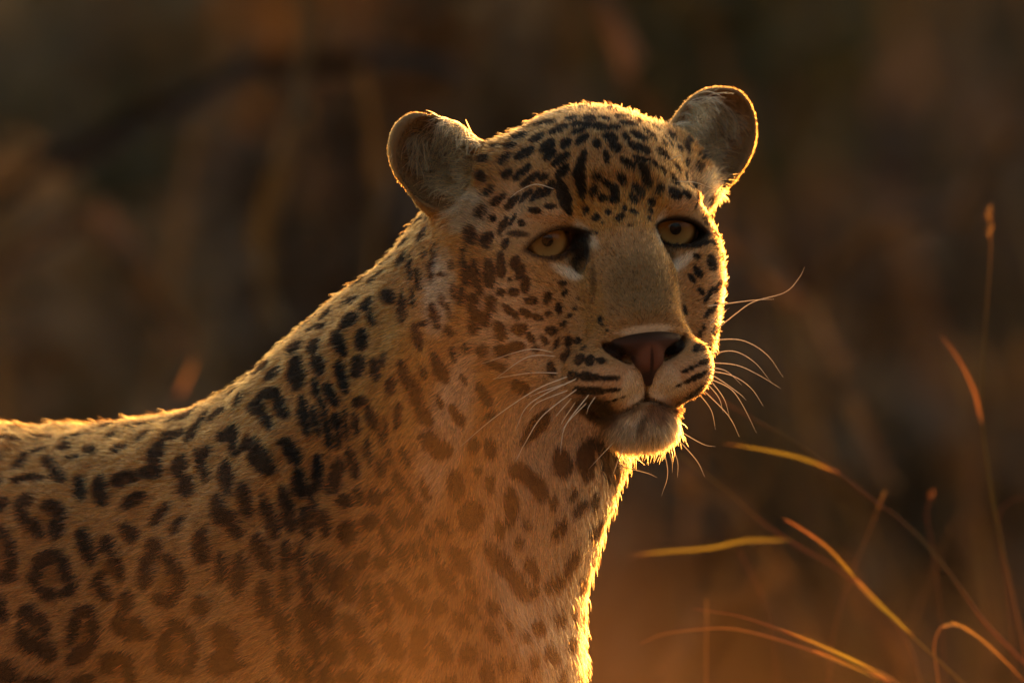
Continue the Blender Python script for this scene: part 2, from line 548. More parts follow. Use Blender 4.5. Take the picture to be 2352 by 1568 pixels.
FINE = 6.0
gx = lines((-3450, -1300, 44), (-1300, -330, 14), (-330, 620, FINE))
gy = lines((-300, 400, FINE), (400, 700, 16), (700, 2560, 44))
gz = lines((-2400, -900, 40), (-900, -300, 14), (-300, 640, FINE))
FIELD = block_eval(sdf, gx, gy, gz)
print("field", FIELD.shape, round(time.time() - T0, 1))
BV, BQ = surface_nets(FIELD, gx, gy, gz)
del FIELD
f0, g = gradient(sdf, BV)
st = (f0 / np.maximum((g * g).sum(1), 0.2))[:, None] * g
ln = np.linalg.norm(st, axis=1, keepdims=True)
BV -= st * np.minimum(1, 8.0 / np.maximum(ln, 1e-6))
BN = norm(g)

def hash_noise(Q, seed):
    I = np.floor(Q).astype(np.int64); f = Q - I
    f = f * f * (3 - 2 * f); r = 0
    for a in (0, 1):
        for b in (0, 1):
            for c in (0, 1):
                n = ((I[:, 0] + a) * 374761393 + (I[:, 1] + b) * 668265263 + (I[:, 2] + c) * 2147483647 + seed * 1274126177) & 0x7fffffff
                n = ((n ^ (n >> 13)) * 1274126177) & 0x7fffffff
                w = (f[:, 0] if a else 1 - f[:, 0]) * (f[:, 1] if b else 1 - f[:, 1]) * (f[:, 2] if c else 1 - f[:, 2])
                r = r + w * (((n ^ (n >> 16)) & 0xffff) / 32767.5 - 1.0)
    return r
# loose skin and muscle: long soft folds down the neck and over the shoulder
_loc = to_local(BV.astype(np.float32)); _loc[:, 0] = np.abs(_loc[:, 0])
_away = np.clip((np.linalg.norm(_loc - np.array([0, 0, -80]), axis=1) - 400) / 150, 0, 1)
_nd = norm(np.array([-0.30, 0.1, -0.95])); _s1 = norm(np.cross(_nd, [0, 1, 0])); _s2 = np.cross(_nd, _s1)
_Q = np.stack([BV @ _nd / 420, BV @ _s1 / 105, BV @ _s2 / 160], 1)
_dp = 9.0 * hash_noise(_Q, 5) + 5.0 * hash_noise(_Q * np.array([1.3, 2.2, 2.0]), 6) + 9.0 * hash_noise(BV / 260.0, 8)
BV = BV + BN * (_dp * _away)[:, None]
# shoulder blade edge
for _a, _b, _w, _h in ((at(560, 900, 0), at(760, 1180, 0), 60, 14), (at(760, 1180, 0), at(880, 1500, 0), 70, 12), (at(1010, 980, 0), at(1180, 1480, 0), 42, 9), (at(930, 780, 0), at(1000, 1010, 0), 36, 8)):
    _p = BV[:, [0, 2]]; _a2 = _a[[0, 2]]; _b2 = _b[[0, 2]]; _ba = _b2 - _a2
    _t = np.clip(((_p - _a2) @ _ba) / (_ba @ _ba), 0, 1)
    _d2 = np.linalg.norm(_p - _a2 - _t[:, None] * _ba, axis=1)
    BV = BV + BN * (np.exp(-(_d2 / _w) ** 2) * _h * (BN[:, 1] < 0.1) * np.clip(-BN[:, 1] * 2, 0, 1))[:, None]
_fn = np.cross(BV[BQ[:, 2]] - BV[BQ[:, 0]], BV[BQ[:, 3]] - BV[BQ[:, 1]])
_vn = np.zeros_like(BV)
for _k in range(4): np.add.at(_vn, BQ[:, _k], _fn)
_vn = norm(_vn)
if (np.einsum('ij,ij->i', _vn, BN)).mean() < 0: _vn = -_vn
BN = norm(BN * (1 - _away[:, None]) + _vn * _away[:, None])
print("body", BV.shape, BQ.shape, round(time.time() - T0, 1))

def W(P):
    """sculpt units -> metres in the world"""
    return np.asarray(P) / U + np.array([0, 0, CAM_Z])
# ================================================================== coat markings
# dark marks of the coat and one painted shade, noted area by area as centre, half length, half width, slant (degrees, clockwise);
# each list is (left, top, scale) of the area it was noted in
SPOTS = []
def marks(ox, oy, sc, txt):
    for t in txt.split(';'):
        v = [float(q) for q in t.replace(',', ' ').split()]
        if len(v) < 5: continue
        x = (ox + v[0] / sc) * 2352 / 2560; y = (oy + v[1] / sc) * 2352 / 2560
        k = 2352 / 2560 / sc
        a, b = v[2] * k, v[3] * k
        if b > a: a, b, v[4] = b, a, v[4] + 90
        far = True
        for s in SPOTS:
            if math.hypot(s[0] - x, s[1] - y) < 0.55 * min(max(a, 12), max(s[2], 12)):
                far = False; break
        if far: SPOTS.append((x, y, a, b, math.radians(v[4])))

# crown, brow, cheeks
marks(940, 180, 2.351, """955,262,55,14,-10;1095,238,35,10,-5;1285,225,45,12,0;1150,270,40,25,0;1255,275,30,25,20;1345,272,45,16,10;1440,262,50,18,0;
1570,280,40,15,20;1635,325,55,18,25;765,325,70,24,-25;985,300,80,22,-8;1075,335,70,25,-20;1175,310,30,22,10;1240,312,35,22,0;1320,320,45,25,20;1400,325,40,18,0;
1485,305,60,22,10;1545,375,55,22,25;1610,365,50,20,40;845,378,55,28,-15;950,385,45,27,-20;670,350,25,14,-60;1010,430,55,32,-35;1115,420,33,32,0;1210,395,45,25,-40;
1190,350,40,18,-15;1300,425,25,30,0;1380,385,50,25,10;1410,445,40,25,10;1470,385,30,15,60;1555,450,70,24,20;1720,410,40,22,50;1690,480,42,22,35;1590,525,75,18,22;
785,432,38,18,-10;875,478,65,26,-25;700,435,30,14,0;1020,490,45,25,-35;1080,515,70,24,-35;755,515,45,20,-45;860,590,65,22,-40;770,600,45,24,-40;1095,590,60,28,-45;
905,635,65,22,-35;985,620,35,20,-20;1210,520,55,26,-70;1205,660,90,28,85;1355,500,45,18,80;1190,585,45,30,-45;1105,735,110,36,72;1280,700,35,22,-60;1300,620,25,20,0;
1330,740,25,22,0;1355,660,20,20,60;1400,690,45,22,60;1440,630,40,20,60;1480,540,55,22,35;1560,570,60,22,40;1590,640,45,26,50;1540,695,45,26,40;1510,745,35,20,45;
1235,815,28,20,-60;1293,855,27,24,0;1365,825,22,18,0;1430,855,30,20,-40;1460,800,25,18,-70;1520,825,30,14,20;1620,770,25,22,0;1612,815,18,18,0;1605,860,18,13,60;
1490,905,12,10,0;1297,945,8,8,0;1330,885,9,9,0;1400,750,36,24,0;1680,580,35,15,30;1760,640,45,24,45;1760,715,40,28,30;1832,722,28,20,45;1880,700,70,18,55;1965,770,50,22,60;
1775,565,30,15,50;1970,840,40,18,60;1940,815,22,12,60;2020,800,40,14,70;2030,960,60,18,80;1995,1020,36,13,60;1920,1010,60,12,-20;1975,1120,40,30,60;1885,1080,22,16,30;
1890,1175,36,18,55;1855,1215,32,15,50;2035,1085,25,18,80;2010,1260,45,18,-50;1955,1310,55,14,-60;1910,1290,28,15,40;1985,1385,35,16,-60;1945,1420,30,14,-60;1815,1400,32,13,70;
660,700,45,20,-35;720,745,55,22,-40;800,765,60,24,-45;880,730,55,18,-45;940,730,55,20,-50;1010,690,70,24,-50;935,815,40,18,10;1020,790,36,18,0;620,820,45,18,-60;685,860,22,20,0;
750,900,55,26,-65;805,870,45,20,-60;560,960,55,30,80;655,985,55,33,-70;765,1010,38,26,-80;515,1075,60,14,-80;440,1130,30,9,90;530,1190,75,24,85;585,1185,80,26,85;665,1185,75,32,85;
735,1130,70,26,85;820,1120,45,28,90;850,1170,50,26,-70;880,1250,50,25,-80;790,1220,13,11,0;735,1295,24,22,0;815,1295,30,22,0;915,1345,40,25,0;1010,1335,38,20,-70;1095,1240,25,13,0;
1110,1300,25,14,-45;610,1300,40,20,-75;505,1310,65,20,-85;570,1365,55,33,-85;675,1365,45,32,90;790,1405,55,22,40;885,1415,45,22,30;950,1440,33,18,10;1010,1420,24,18,0;1075,1390,30,20,90;
585,1480,70,35,-75;650,1450,50,25,90;735,1520,60,32,70;840,1510,45,32,0;1035,1520,35,25,0;270,960,55,20,-80;345,1070,65,12,85;385,1190,25,10,0;150,1100,50,24,-70;200,1150,80,12,85;
250,1220,70,16,85;285,1065,30,10,90;325,1170,70,14,88;155,1390,100,20,88;70,1320,60,33,45;215,1330,60,12,85;345,1435,70,26,70;275,1480,28,18,0;390,1340,40,12,80;455,1290,60,10,88;450,1140,30,8,88""")
# muzzle, throat side; one mark is painted shade behind the whisker pad
marks(1000, 620, 2.94, """120,640,100,35,75;965,660,45,24,60;1060,675,40,20,50;1100,605,28,24,90;1150,700,40,16,-70;750,760,60,42,20;600,760,45,38,90;850,720,60,38,0;710,870,80,30,20;1000,740,28,22,0;
1110,890,60,34,80;890,1020,70,45,20;1235,690,44,28,90;1310,683,26,22,0;1350,735,26,16,0;1470,527,22,18,80;1495,563,13,11,0;1525,605,14,10,0;
1225,810,38,37.5,0;1318,818,36,40,0;1395,822,32,36.25,0;1478,828,36,27.5,0;1270,938,60,33.75,6;1390,945,80,35,5;1530,952,90,23.75,2;1330,1050,70,30,0;1440,1052,80,27.5,5;1560,1045,66,18.75,-5;
1580,1115,30,14,-20;1520,1130,30,18,0;1640,1095,18,10,0;2210,725,70,24,-20;2130,885,70,16.25,-25;2235,838,65,22.5,-25;2150,960,80,17.5,-25;2220,930,55,15,-30;2050,1010,36,8,-20;2200,1030,50,13,-30;
2140,1085,50,15,-40;2205,630,22,14,90;2230,580,20,14,90;290,880,130,46,65;170,910,50,26,65;30,930,110,30,75;130,1130,140,43,75;190,1240,80,42,60;290,1130,60,22,70;420,1230,90,38,60;
390,780,60,22,75;480,740,40,28,60;20,450,150,28,85;90,390,60,15,85;165,540,40,20,60;300,380,70,18,80;360,470,60,12,80;465,970,50,13,60;620,1080,90,42,60;240,1440,110,55,55;330,1480,60,55,0;
545,1450,60,40,90;660,1480,70,42,80;180,1400,60,30,45;1240,760,24,18,0;1200,560,24,16,-50;1250,500,20,14,-50;1180,460,22,14,-50;1290,440,16,9,-60;1310,370,18,9,-60""")
# shoulder and back
marks(0, 640, 2.138, """1660,350,55,25,-40;1745,310,40,25,-60;1700,378,60,19,-10;1880,240,50,20,-15;1870,340,48,32,-70;1965,250,40,30,-60;1985,325,55,18,70;1520,430,45,20,-30;1440,490,50,18,-15;
1575,490,60,36,85;1590,640,75,43,70;1580,570,40,26,80;1685,480,50,32,85;1700,575,65,30,70;1800,440,60,30,70;1830,505,35,24,60;1940,440,60,30,90;1915,590,50,33,90;2005,600,60,24,85;2050,550,40,14,90;
2090,700,50,26,90;1830,650,90,25,75;1405,590,80,40,20;1465,625,42,38,0;1270,710,65,48,-35;1190,720,45,18,-50;1370,800,55,42,60;1435,738,60,34,0;1505,810,85,32,65;1425,872,80,26,55;
1690,700,50,22,75;1770,740,65,25,65;1720,790,50,13,70;1625,850,100,28,80;1690,880,90,18,78;1755,950,90,17,80;1800,890,50,23,75;1810,990,45,23,80;1850,900,80,13,85;1925,780,35,28,0;1905,900,60,20,80;
1990,870,75,26,65;2040,970,40,16,70;2060,920,45,14,80;2125,860,70,18,-85;1165,840,50,40,-30;1385,1065,105,58,50;1335,1005,60,42,20;1555,1040,80,38,55;1605,1215,80,33,80;1245,950,70,30,70;
1190,965,50,22,60;1260,1035,50,24,60;1085,870,50,25,-70;1030,945,60,30,-60;1015,840,50,28,-50;940,870,65,30,-35;945,955,60,36,0;740,905,80,22,-10;770,965,60,28,-45;600,960,35,22,-20;640,1030,50,26,-20;
550,890,75,16,-5;340,905,80,11,0;410,962,70,19,-10;350,1015,40,28,90;485,1040,50,28,60;390,1078,40,20,0;215,970,70,28,5;50,970,70,24,5;180,1050,80,20,-15;110,1110,50,26,-60;265,1100,55,24,50;
190,1188,60,22,10;305,1170,60,32,65;100,1195,38,20,0;130,1310,50,38,-40;125,1390,60,28,70;185,1445,70,32,50;280,1340,55,38,30;312,1430,80,33,-80;430,1240,75,30,80;540,1250,80,33,80;660,1190,70,40,0;
835,1060,80,36,-80;810,1150,60,42,0;960,1120,60,33,90;1000,1230,70,42,60;1110,1040,40,22,70;1085,1115,110,26,70;1215,1180,100,34,80;1310,1290,100,31,78;1170,1350,80,34,80;1250,1430,70,33,60;
1440,1390,110,36,70;1540,1350,130,36,78;1700,1160,90,27,85;1790,1200,90,33,-80;1825,1120,50,18,70;1890,1110,85,26,75;1970,1050,75,19,80;2040,1130,50,24,80;1920,1280,55,24,75;1850,1310,45,40,0;
2005,1290,45,36,40;2075,1265,22,22,0;2085,1080,45,15,80;2135,1200,60,26,65;2170,1080,60,18,70;1680,1330,110,19,80;1640,1420,90,28,75;1740,1420,85,27,75;1860,1480,58,48,90;1980,1420,45,37,-50;
2115,1400,65,33,60;2200,1420,40,33,60""")
# flank and shoulder, lower
marks(0, 1000, 2.138, """20,720,70,30,60;60,830,90,33,80;40,945,50,36,0;260,840,70,36,-10;200,920,80,33,-65;352,905,80,28,70;260,1032,60,32,20;372,1012,50,32,-45;570,770,48,38,90;622,880,90,28,75;
530,955,50,28,-40;560,1032,50,28,45;460,770,95,36,70;690,700,60,36,50;790,900,110,38,-80;830,790,50,42,60;930,895,80,38,50;962,985,80,33,-75;880,1062,60,38,20;1080,780,90,42,85;1080,1100,60,42,45;
1400,800,110,42,65;1190,890,80,33,85;1280,930,110,38,-85;1530,830,75,27,88;1610,850,100,23,88;1690,900,80,21,80;1760,940,130,28,72;1740,680,110,28,80;1860,720,55,46,80;1980,650,55,36,-60;
2065,740,90,24,68;2160,830,60,26,75;2215,820,55,16,75;2265,800,60,20,75;1925,860,50,36,-60;2040,865,45,33,50;1855,985,100,43,70;1965,1050,75,28,85;2055,1080,95,30,72;2150,1040,100,36,65;
2240,1110,60,28,60;2260,970,38,38,0;1530,1010,70,28,85;1640,1000,120,28,75;1420,1050,110,38,85;1510,1200,90,42,80;160,1150,60,46,50;140,1280,80,42,60;232,1200,70,28,70;240,1330,80,42,40;
450,1130,60,32,-10;390,1230,80,28,-80;502,1220,90,28,85;430,1350,80,42,-40;680,1080,60,36,80;640,1180,60,32,-80;745,1220,70,40,40;700,1246,50,32,0;960,1210,60,36,20;1012,1250,60,28,45;
880,1320,90,36,-75;940,1432,80,36,10;1032,1380,80,28,-75;640,1380,80,36,10;692,1450,60,36,60;580,1425,40,38,0;40,1450,60,58,0;200,1500,80,28,0;450,1490,70,28,-20;1200,1270,90,55,60;
1210,1400,90,60,0;1650,1230,130,42,70;1745,1150,85,52,60;1890,1200,70,47,50;1800,1330,80,52,60;1950,1330,80,47,55;2100,1310,85,47,60;2245,1260,60,42,90;2250,1370,60,38,80;2020,1180,22,18,0;
1680,1330,100,26,75;1540,1420,80,46,60;1640,1430,90,28,70;1750,1480,60,38,80;1880,1480,60,38,0;2080,1480,60,38,0""")
# throat and chest
marks(900, 1000, 2.2175, """530,470,80,43,85;655,390,28,20,45;720,465,50,29,90;615,640,95,62,-70;835,580,100,42,90;880,390,70,46,10;960,450,80,42,45;1010,510,50,38,60;1070,560,40,28,90;770,720,50,25,80;
880,790,28,24,60;920,690,33,24,0;1100,720,60,33,-50;1120,350,85,52,80;1250,345,110,50,85;1385,370,100,52,60;1300,255,80,36,0;1215,600,50,28,-40;1300,570,50,28,-75;1415,550,40,24,-60;
1180,530,28,17,-45;1310,720,65,42,-30;970,150,110,42,-50;780,900,110,46,45;870,1010,110,42,55;930,1060,60,36,0;1170,900,80,32,-60;950,930,60,32,60;1080,1010,60,36,-30;1230,1020,60,42,60;
1300,920,33,19,-80;560,890,90,42,60;480,990,80,38,60;615,1040,60,27,60;345,1005,40,37,0;440,1145,45,43,0;565,1220,65,38,45;620,1150,75,24,50;740,1150,50,38,50;735,1290,60,38,45;600,1400,50,45,90;
460,1380,80,43,65;330,1370,95,42,85;185,1350,95,57,60;225,1090,90,38,68;130,1120,95,33,72;335,1140,70,28,65;820,1240,40,11,70;700,1510,60,42,80;790,1480,50,19,75;845,1470,33,14,90;
980,1260,48,43,0;1100,1220,48,43,0;1060,1410,55,43,20;960,1450,38,28,90;1170,1340,48,43,90;1240,1210,55,36,90;910,1310,28,28,0;460,700,60,28,50;330,610,45,28,60;385,730,40,21,70;290,690,50,28,70;
195,650,70,33,60;55,690,43,38,90;360,500,60,27,65;85,520,60,36,60;155,510,24,19,90;210,450,60,27,65;280,530,50,24,80;140,800,70,28,68;245,860,60,27,75;110,890,55,30,60;300,850,50,17,75;
355,820,50,21,75;420,840,33,17,60""")
# centres of rosettes, where the coat is a deeper tan (same notation, x, y, radius)
ROSETTES = [(0, 640, 2.138, 1450, 810, 70), (0, 640, 2.138, 1700, 335, 40), (0, 640, 2.138, 420, 1020, 70), (0, 640, 2.138, 195, 1120, 90), (0, 640, 2.138, 220, 1380, 90),
            (0, 640, 2.138, 690, 980, 60), (0, 1000, 2.138, 280, 930, 90), (0, 1000, 2.138, 570, 900, 80), (0, 1000, 2.138, 880, 960, 90), (0, 1000, 2.138, 190, 1240, 80),
            (0, 1000, 2.138, 440, 1240, 80), (0, 1000, 2.138, 690, 1180, 60), (0, 1000, 2.138, 960, 1320, 90), (0, 1000, 2.138, 10, 800, 80), (0, 640, 2.138, 490, 1250, 80)]

bvh = BVHTree.FromPolygons([tuple(v) for v in BV.tolist()], BQ.tolist())
CAM_P = Vector((0, -CAM_D * U, 0))

def on_skin(ix, iy):
    t = Vector(at(ix, iy)) - CAM_P
    t.normalize()
    h = bvh.ray_cast(CAM_P, t)
    return h[0], h[1]

MARK = []      # centre, axis u, axis v, normal, half length, half width
def lay_mark(ix, iy, a, b, th):
    p, n = on_skin(ix, iy)
    if p is None: return
    n = np.array(n); p = np.array(p)
    v = norm(p - np.array(CAM_P))
    if n @ v > 0: n = -n
    c = max(0.35, abs(n @ v))
    d1 = np.array([math.cos(th), 0, -math.sin(th)]); d2 = np.array([math.sin(th), 0, math.cos(th)])
    def lay(d):
        t = d - v * (d @ n) / (v @ n if abs(v @ n) > 0.35 else math.copysign(0.35, v @ n))
        t = t - n * (t @ n)
        return t
    u = lay(d1); w = lay(d2)
    la, lb = np.linalg.norm(u), np.linalg.norm(w)
    u = u / la; w = w - u * (w @ u); w = norm(w)
    MARK.append((p, u, w, n, a * min(la, 1.35), b * min(lb, 1.35)))
for s in SPOTS: lay_mark(*s)

# the side the photograph does not show carries marks of the same size
_r = np.random.default_rng(3)
_pick = _r.permutation(len(BV))
_taken = [m[0] for m in MARK]
_cells = {}
def _key(p): return (int(p[0] // 150), int(p[1] // 150), int(p[2] // 150))
for p in _taken: _cells.setdefault(_key(p), []).append(p)
_cnt = 0
for i in _pick:
    p = BV[i]
    lc = to_local(p[None].astype(np.float32))[0]
    big = 78 if p[0] < -330 or p[2] < -300 else 44
    # only where the camera cannot look straight on, or outside the frame
    k = 1.0 + p[1] / (CAM_D * U)
    inframe = abs(p[0] / k) < 1165 and abs(p[2] / k) < 778
    if inframe and BN[i][1] < 0.45: continue
    if lc[1] > -40 and abs(lc[0]) < 120 and lc[2] < 60 and lc[1] > 20: continue
    if np.linalg.norm(np.abs(lc) * np.array([1, 1, 1]) - EAR_C) < 190: continue
    kx, ky, kz = _key(p); ok = True
    for a in (-1, 0, 1):
        for b in (-1, 0, 1):
            for c in (-1, 0, 1):
                for o in _cells.get((kx + a, ky + b, kz + c), ()):
                    if (o[0] - p[0]) ** 2 + (o[1] - p[1]) ** 2 + (o[2] - p[2]) ** 2 < (big * 1.45) ** 2:
                        ok = False
    if not ok: continue
    _cells.setdefault(_key(p), []).append(p)
    n = BN[i]
    u = np.cross(n, [0.6, 0.4, 0.7]); u = norm(u); w = np.cross(n, u)
    th = _r.uniform(-0.5, 0.5)
    u, w = u * math.cos(th) + w * math.sin(th), w * math.cos(th) - u * math.sin(th)
    MARK.append((p, w, u, n, big * _r.uniform(.42, .66), big * _r.uniform(.30, .42)))
    _cnt += 1
    if _cnt > 700: break
# smaller marks between the noted ones, over crown, temples, neck and body
_mc = np.array([m[0] for m in MARK]); _ma = np.array([m[4] for m in MARK])
_new = 0
for i in _r.permutation(len(BV))[:60000]:
    p = BV[i]
    k = 1.0 + p[1] / (CAM_D * U)
    if not (abs(p[0] / k) < 1200 and abs(p[2] / k) < 800) or BN[i][1] > 0.45: continue
    lc = to_local(p[None].astype(np.float32))[0]; al_ = np.array([abs(lc[0]), lc[1], lc[2]])
    if lc[1] > -150 and al_[0] < 330 and -520 < lc[2] < 90: 
        # face: only the outer cheeks take fillers
        if al_[0] < 190 or lc[1] > 10: continue
    if np.linalg.norm((al_ - EAR_C) @ EAR_F.T / np.array([115, 90, 150])) < 1.05: continue
    if np.linalg.norm((al_ - np.array([296, -165, 84])) / np.array([85, 120, 80])) < 1: continue
    onbody = p[0] < -150 or p[2] < -200
    a = _r.uniform(20, 36) if onbody else _r.uniform(13, 22)
    if p[0] < -650: a *= 1.2
    d = np.linalg.norm(_mc - p, axis=1)
    if (d < _ma * 1.0 + a + (15 if onbody else 6)).any(): continue
    n = BN[i]; fl = np.array([-0.35, 0.2, -0.9]) if onbody else norm(p - to_world([0, 235, -245]))
    u = norm(fl - n * (fl @ n)); w = np.cross(n, u); th = _r.normal(0, 0.35)
    u, w = u * math.cos(th) + w * math.sin(th), w * math.cos(th) - u * math.sin(th)
    MARK.append((p, u, w, n, a, a * _r.uniform(0.48, 0.7)))
    _mc = np.concatenate([_mc, p[None]]); _ma = np.append(_ma, a); _new += 1
print("fillers", _new)
print("marks", len(SPOTS), len(MARK), round(time.time() - T0, 1))

def lattice_noise(P, scale, seed):
    """smooth value noise, -1..1"""
    Q = np.asarray(P, dtype=np.float64) / scale
    I = np.floor(Q).astype(np.int64); f = Q - I
    f = f * f * (3 - 2 * f)
    def h(i, j, k):
        n = (i * 374761393 + j * 668265263 + k * 2147483647 + seed * 1274126177) & 0x7fffffff
        n = ((n ^ (n >> 13)) * 1274126177) & 0x7fffffff
        return ((n ^ (n >> 16)) & 0xffff) / 32767.5 - 1.0
    r = 0
    for a in (0, 1):
        for b in (0, 1):
            for c in (0, 1):
                w = (f[:, 0] if a else 1 - f[:, 0]) * (f[:, 1] if b else 1 - f[:, 1]) * (f[:, 2] if c else 1 - f[:, 2])
                r = r + w * h(I[:, 0] + a, I[:, 1] + b, I[:, 2] + c)
    return r

def spot_mask(P, N):
    """0..1, how dark the coat is at surface points"""
    P = np.asarray(P, dtype=np.float64)
    best = np.full(len(P), 9.0)
    wob = 0.20 * lattice_noise(P, 26.0, 1) + 0.14 * lattice_noise(P, 11.0, 2)
    cell = 120.0
    ij = np.floor(P / cell).astype(np.int64) + 64
    key = (ij[:, 0] << 20) + (ij[:, 1] << 10) + ij[:, 2]
    order = np.argsort(key, kind='stable'); ks = key[order]
    segs = np.split(order, np.flatnonzero(np.diff(ks)) + 1)
    mc = np.array([m[0] for m in MARK]); mr = np.array([m[4] for m in MARK])
    for seg in segs:
        c = (np.floor(P[seg[0]] / cell) + 0.5) * cell
        near = np.flatnonzero(np.linalg.norm(mc - c, axis=1) < mr * 1.5 + cell * 0.87)
        if not len(near): continue
        Q = P[seg]; NQ = N[seg]
        b = best[seg]
        for i in near:
            p, u, w, n, a, bb = MARK[i]
            d = Q - p
            q = np.sqrt((d @ u / a) ** 2 + (d @ w / bb) ** 2 + (d @ n / (a + 25)) ** 2)
            q = np.where(NQ @ n > -0.1, q, 9.0)
            b = np.minimum(b, q)
        best[seg] = b
    lh = to_local(P.astype(np.float32)); lh[:, 0] = np.abs(lh[:, 0])
    ck = blob(lh.astype(np.float64), (190, -60, -120), (150, 200, 190))
    q = best + wob - 0.07 * ck - 0.03 - 0.04 * np.clip((60 - P[:, 0]) / 200, 0, 1)
    return 1.0 - np.clip((q - 0.98) / 0.10, 0, 1)

def blob(q, c, r, R=None, lo=0.55, hi=1.1):
    d = q - np.asarray(c)
    if R is not None: d = d @ np.asarray(R, dtype=np.float64).T
    k = np.sqrt(((d / np.asarray(r)) ** 2).sum(1))
    t = np.clip((hi - k) / (hi - lo), 0, 1)
    return t * t * (3 - 2 * t)

TAN = np.array([0.335, 0.160, 0.052]); CREAM = np.array([0.48, 0.305, 0.185]); WHITE = np.array([0.62, 0.51, 0.38])
DARK = np.array([0.012, 0.0075, 0.004]); BRIDGE = np.array([0.175, 0.112, 0.052]); GOLD = np.array([0.35, 0.185, 0.055])
EARIN = np.array([0.17, 0.10, 0.045]); ROS = np.array([0.22, 0.105, 0.030])
_ros = []
for (ox, oy, sc, x, y, r) in ROSETTES:
    k = 2352 / 2560
    p, n = on_skin((ox + x / sc) * k, (oy + y / sc) * k)
    if p is not None: _ros.append((np.array(p), r / sc * k))

def mixc(C, c, m):
    return C + (c - C) * m[:, None]

def coat(P, N, spots=True):
    """albedo of the coat at surface points (sculpt units); also how much of it is bare dark skin"""
    P = np.asarray(P, dtype=np.float64)
    l = to_local(P.astype(np.float32)).astype(np.float64)
    q = l.copy(); q[:, 0] = np.abs(q[:, 0])
    C = np.tile(TAN, (len(P), 1))
    # body: paler low down and on chest and throat
    low = np.clip((-250 - P[:, 2]) / 700, 0, 1) * 0.40
    C = mixc(C, CREAM, low)
    C = mixc(C, CREAM, 0.85 * blob(P, at(1290, 1250, -60), (240, 420, 460)))
    C = mixc(C, CREAM, 0.7 * blob(P, at(1020, 1010, 0), (70, 400, 260), rot_y(-14)))
    C = mixc(C, WHITE * 0.8, 0.55 * blob(P, at(1010, 680, 100), (45, 300, 120), rot_y(-6)))
    C = mixc(C, GOLD, 0.7 * blob(P, at(880, 880, 0), (120, 500, 210)))
    for p, r in _ros:
        C = mixc(C, ROS, 0.75 * blob(P, p, (r, r, r), None, 0.3, 1.1))
    # head
    hd = blob(q, (0, -40, -60), (330, 420, 470), None, 0.8, 1.0)
    C = mixc(C, np.array([0.34, 0.205, 0.100]), hd * 0.75)
    C = mixc(C, CREAM, 0.75 * blob(q, (255, -60, -190), (110, 210, 150)))       # cheeks
    C = mixc(C, CREAM, 0.55 * blob(q, (235, -110, 70), (90, 150, 90)))          # temple
    C = mixc(C, GOLD, 0.8 * blob(q, (50, 70, 60), (85, 110, 70)))               # between the brows
    C = mixc(C, BRIDGE, 0.95 * blob(q, (0, 150, -130), (118, 140, 128), None, 0.35, 1.1))
    C = mixc(C, GOLD * 0.8, 0.6 * blob(q, (100, 90, -150), (28, 90, 110)))
    C = mixc(C, WHITE * 1.1, 0.8 * blob(q, (0, 196, -225), (88, 60, 14)))            # pale edge above the nose
    C = mixc(C, WHITE * 0.9, 0.92 * blob(q, (132, 25, -80), (60, 70, 17), rot_y(30)))           # below the eye
    C = mixc(C, WHITE * 0.9, 0.8 * blob(q, (84, 45, -6), (60, 70, 19), rot_y(63)))              # along the inner corner
    C = mixc(C, CREAM, 0.6 * blob(q, (176, 5, 60), (78, 80, 24), rot_y(4)))              # above the eye
    C = mixc(C, CREAM * 1.08, 0.75 * blob(q, (95, 130, -345), (120, 110, 62)))          # lips
    C = mixc(C, WHITE * 1.0, 0.9 * blob(q, (34, 165, -368), (66, 60, 36)))
    C = mixc(C, WHITE * 0.95, 0.75 * blob(q, (40, 165, -345), (36, 60, 44)))
    C = mixc(C, WHITE * 0.80, 0.9 * blob(q, (0, 95, -455), (128, 110, 62)))                   # chin
    C = mixc(C, np.array([0.15, 0.07, 0.035]), 0.75 * blob(l, (40, 140, -416), (66, 80, 38)))
    C = mixc(C, WHITE * 0.85, 0.8 * blob(l, (-64, 120, -442), (38, 60, 38)))
    C = mixc(C, DARK * 4, 0.7 * blob(l, (-22, 140, -440), (10, 60, 34), rot_y(-25)))
    C = mixc(C, CREAM, 0.8 * blob(q, (60, -40, -450), (180, 170, 90)))
    C = mixc(C, WHITE * 0.85, 0.7 * blob(q, (296, -165, 84), (64, 100, 62)))            # pale tuft below the ear
    # ears: inner fur
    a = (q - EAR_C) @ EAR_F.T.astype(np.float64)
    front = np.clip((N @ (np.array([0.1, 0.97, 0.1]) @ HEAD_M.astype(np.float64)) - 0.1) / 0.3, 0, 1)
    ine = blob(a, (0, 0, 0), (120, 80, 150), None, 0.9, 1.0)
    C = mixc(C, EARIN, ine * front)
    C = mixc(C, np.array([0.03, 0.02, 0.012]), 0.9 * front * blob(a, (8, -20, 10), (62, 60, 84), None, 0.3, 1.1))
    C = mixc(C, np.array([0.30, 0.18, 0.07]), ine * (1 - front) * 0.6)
    C = mixc(C, CREAM, 0.6 * blob(a, (-70, 10, -110), (70, 90, 70)))
    if spots:
        m = spot_mask(P, N)
        m = m * (1 - blob(a, (0, 0, 30), (112, 80, 128), None, 0.9, 1.0)) * (1 - 0.9 * blob(q, (0, 205, -270), (95, 70, 62)))
        C = mixc(C, DARK, m * 0.97)
    # dark skin and marks of the face
    e = q - EYE_C
    al = almond(e.astype(np.float32)).astype(np.float64)
    ey = np.clip(1 - (al - 6) / 9, 0, 1) * (e[:, 1] > 0)
    C = mixc(C, DARK * 1.1, 0.97 * ey)
    C = mixc(C, DARK * 1.3, 0.96 * blob(q, (97, 40, -42), (19, 60, 50), rot_y(14)))      # tear mark
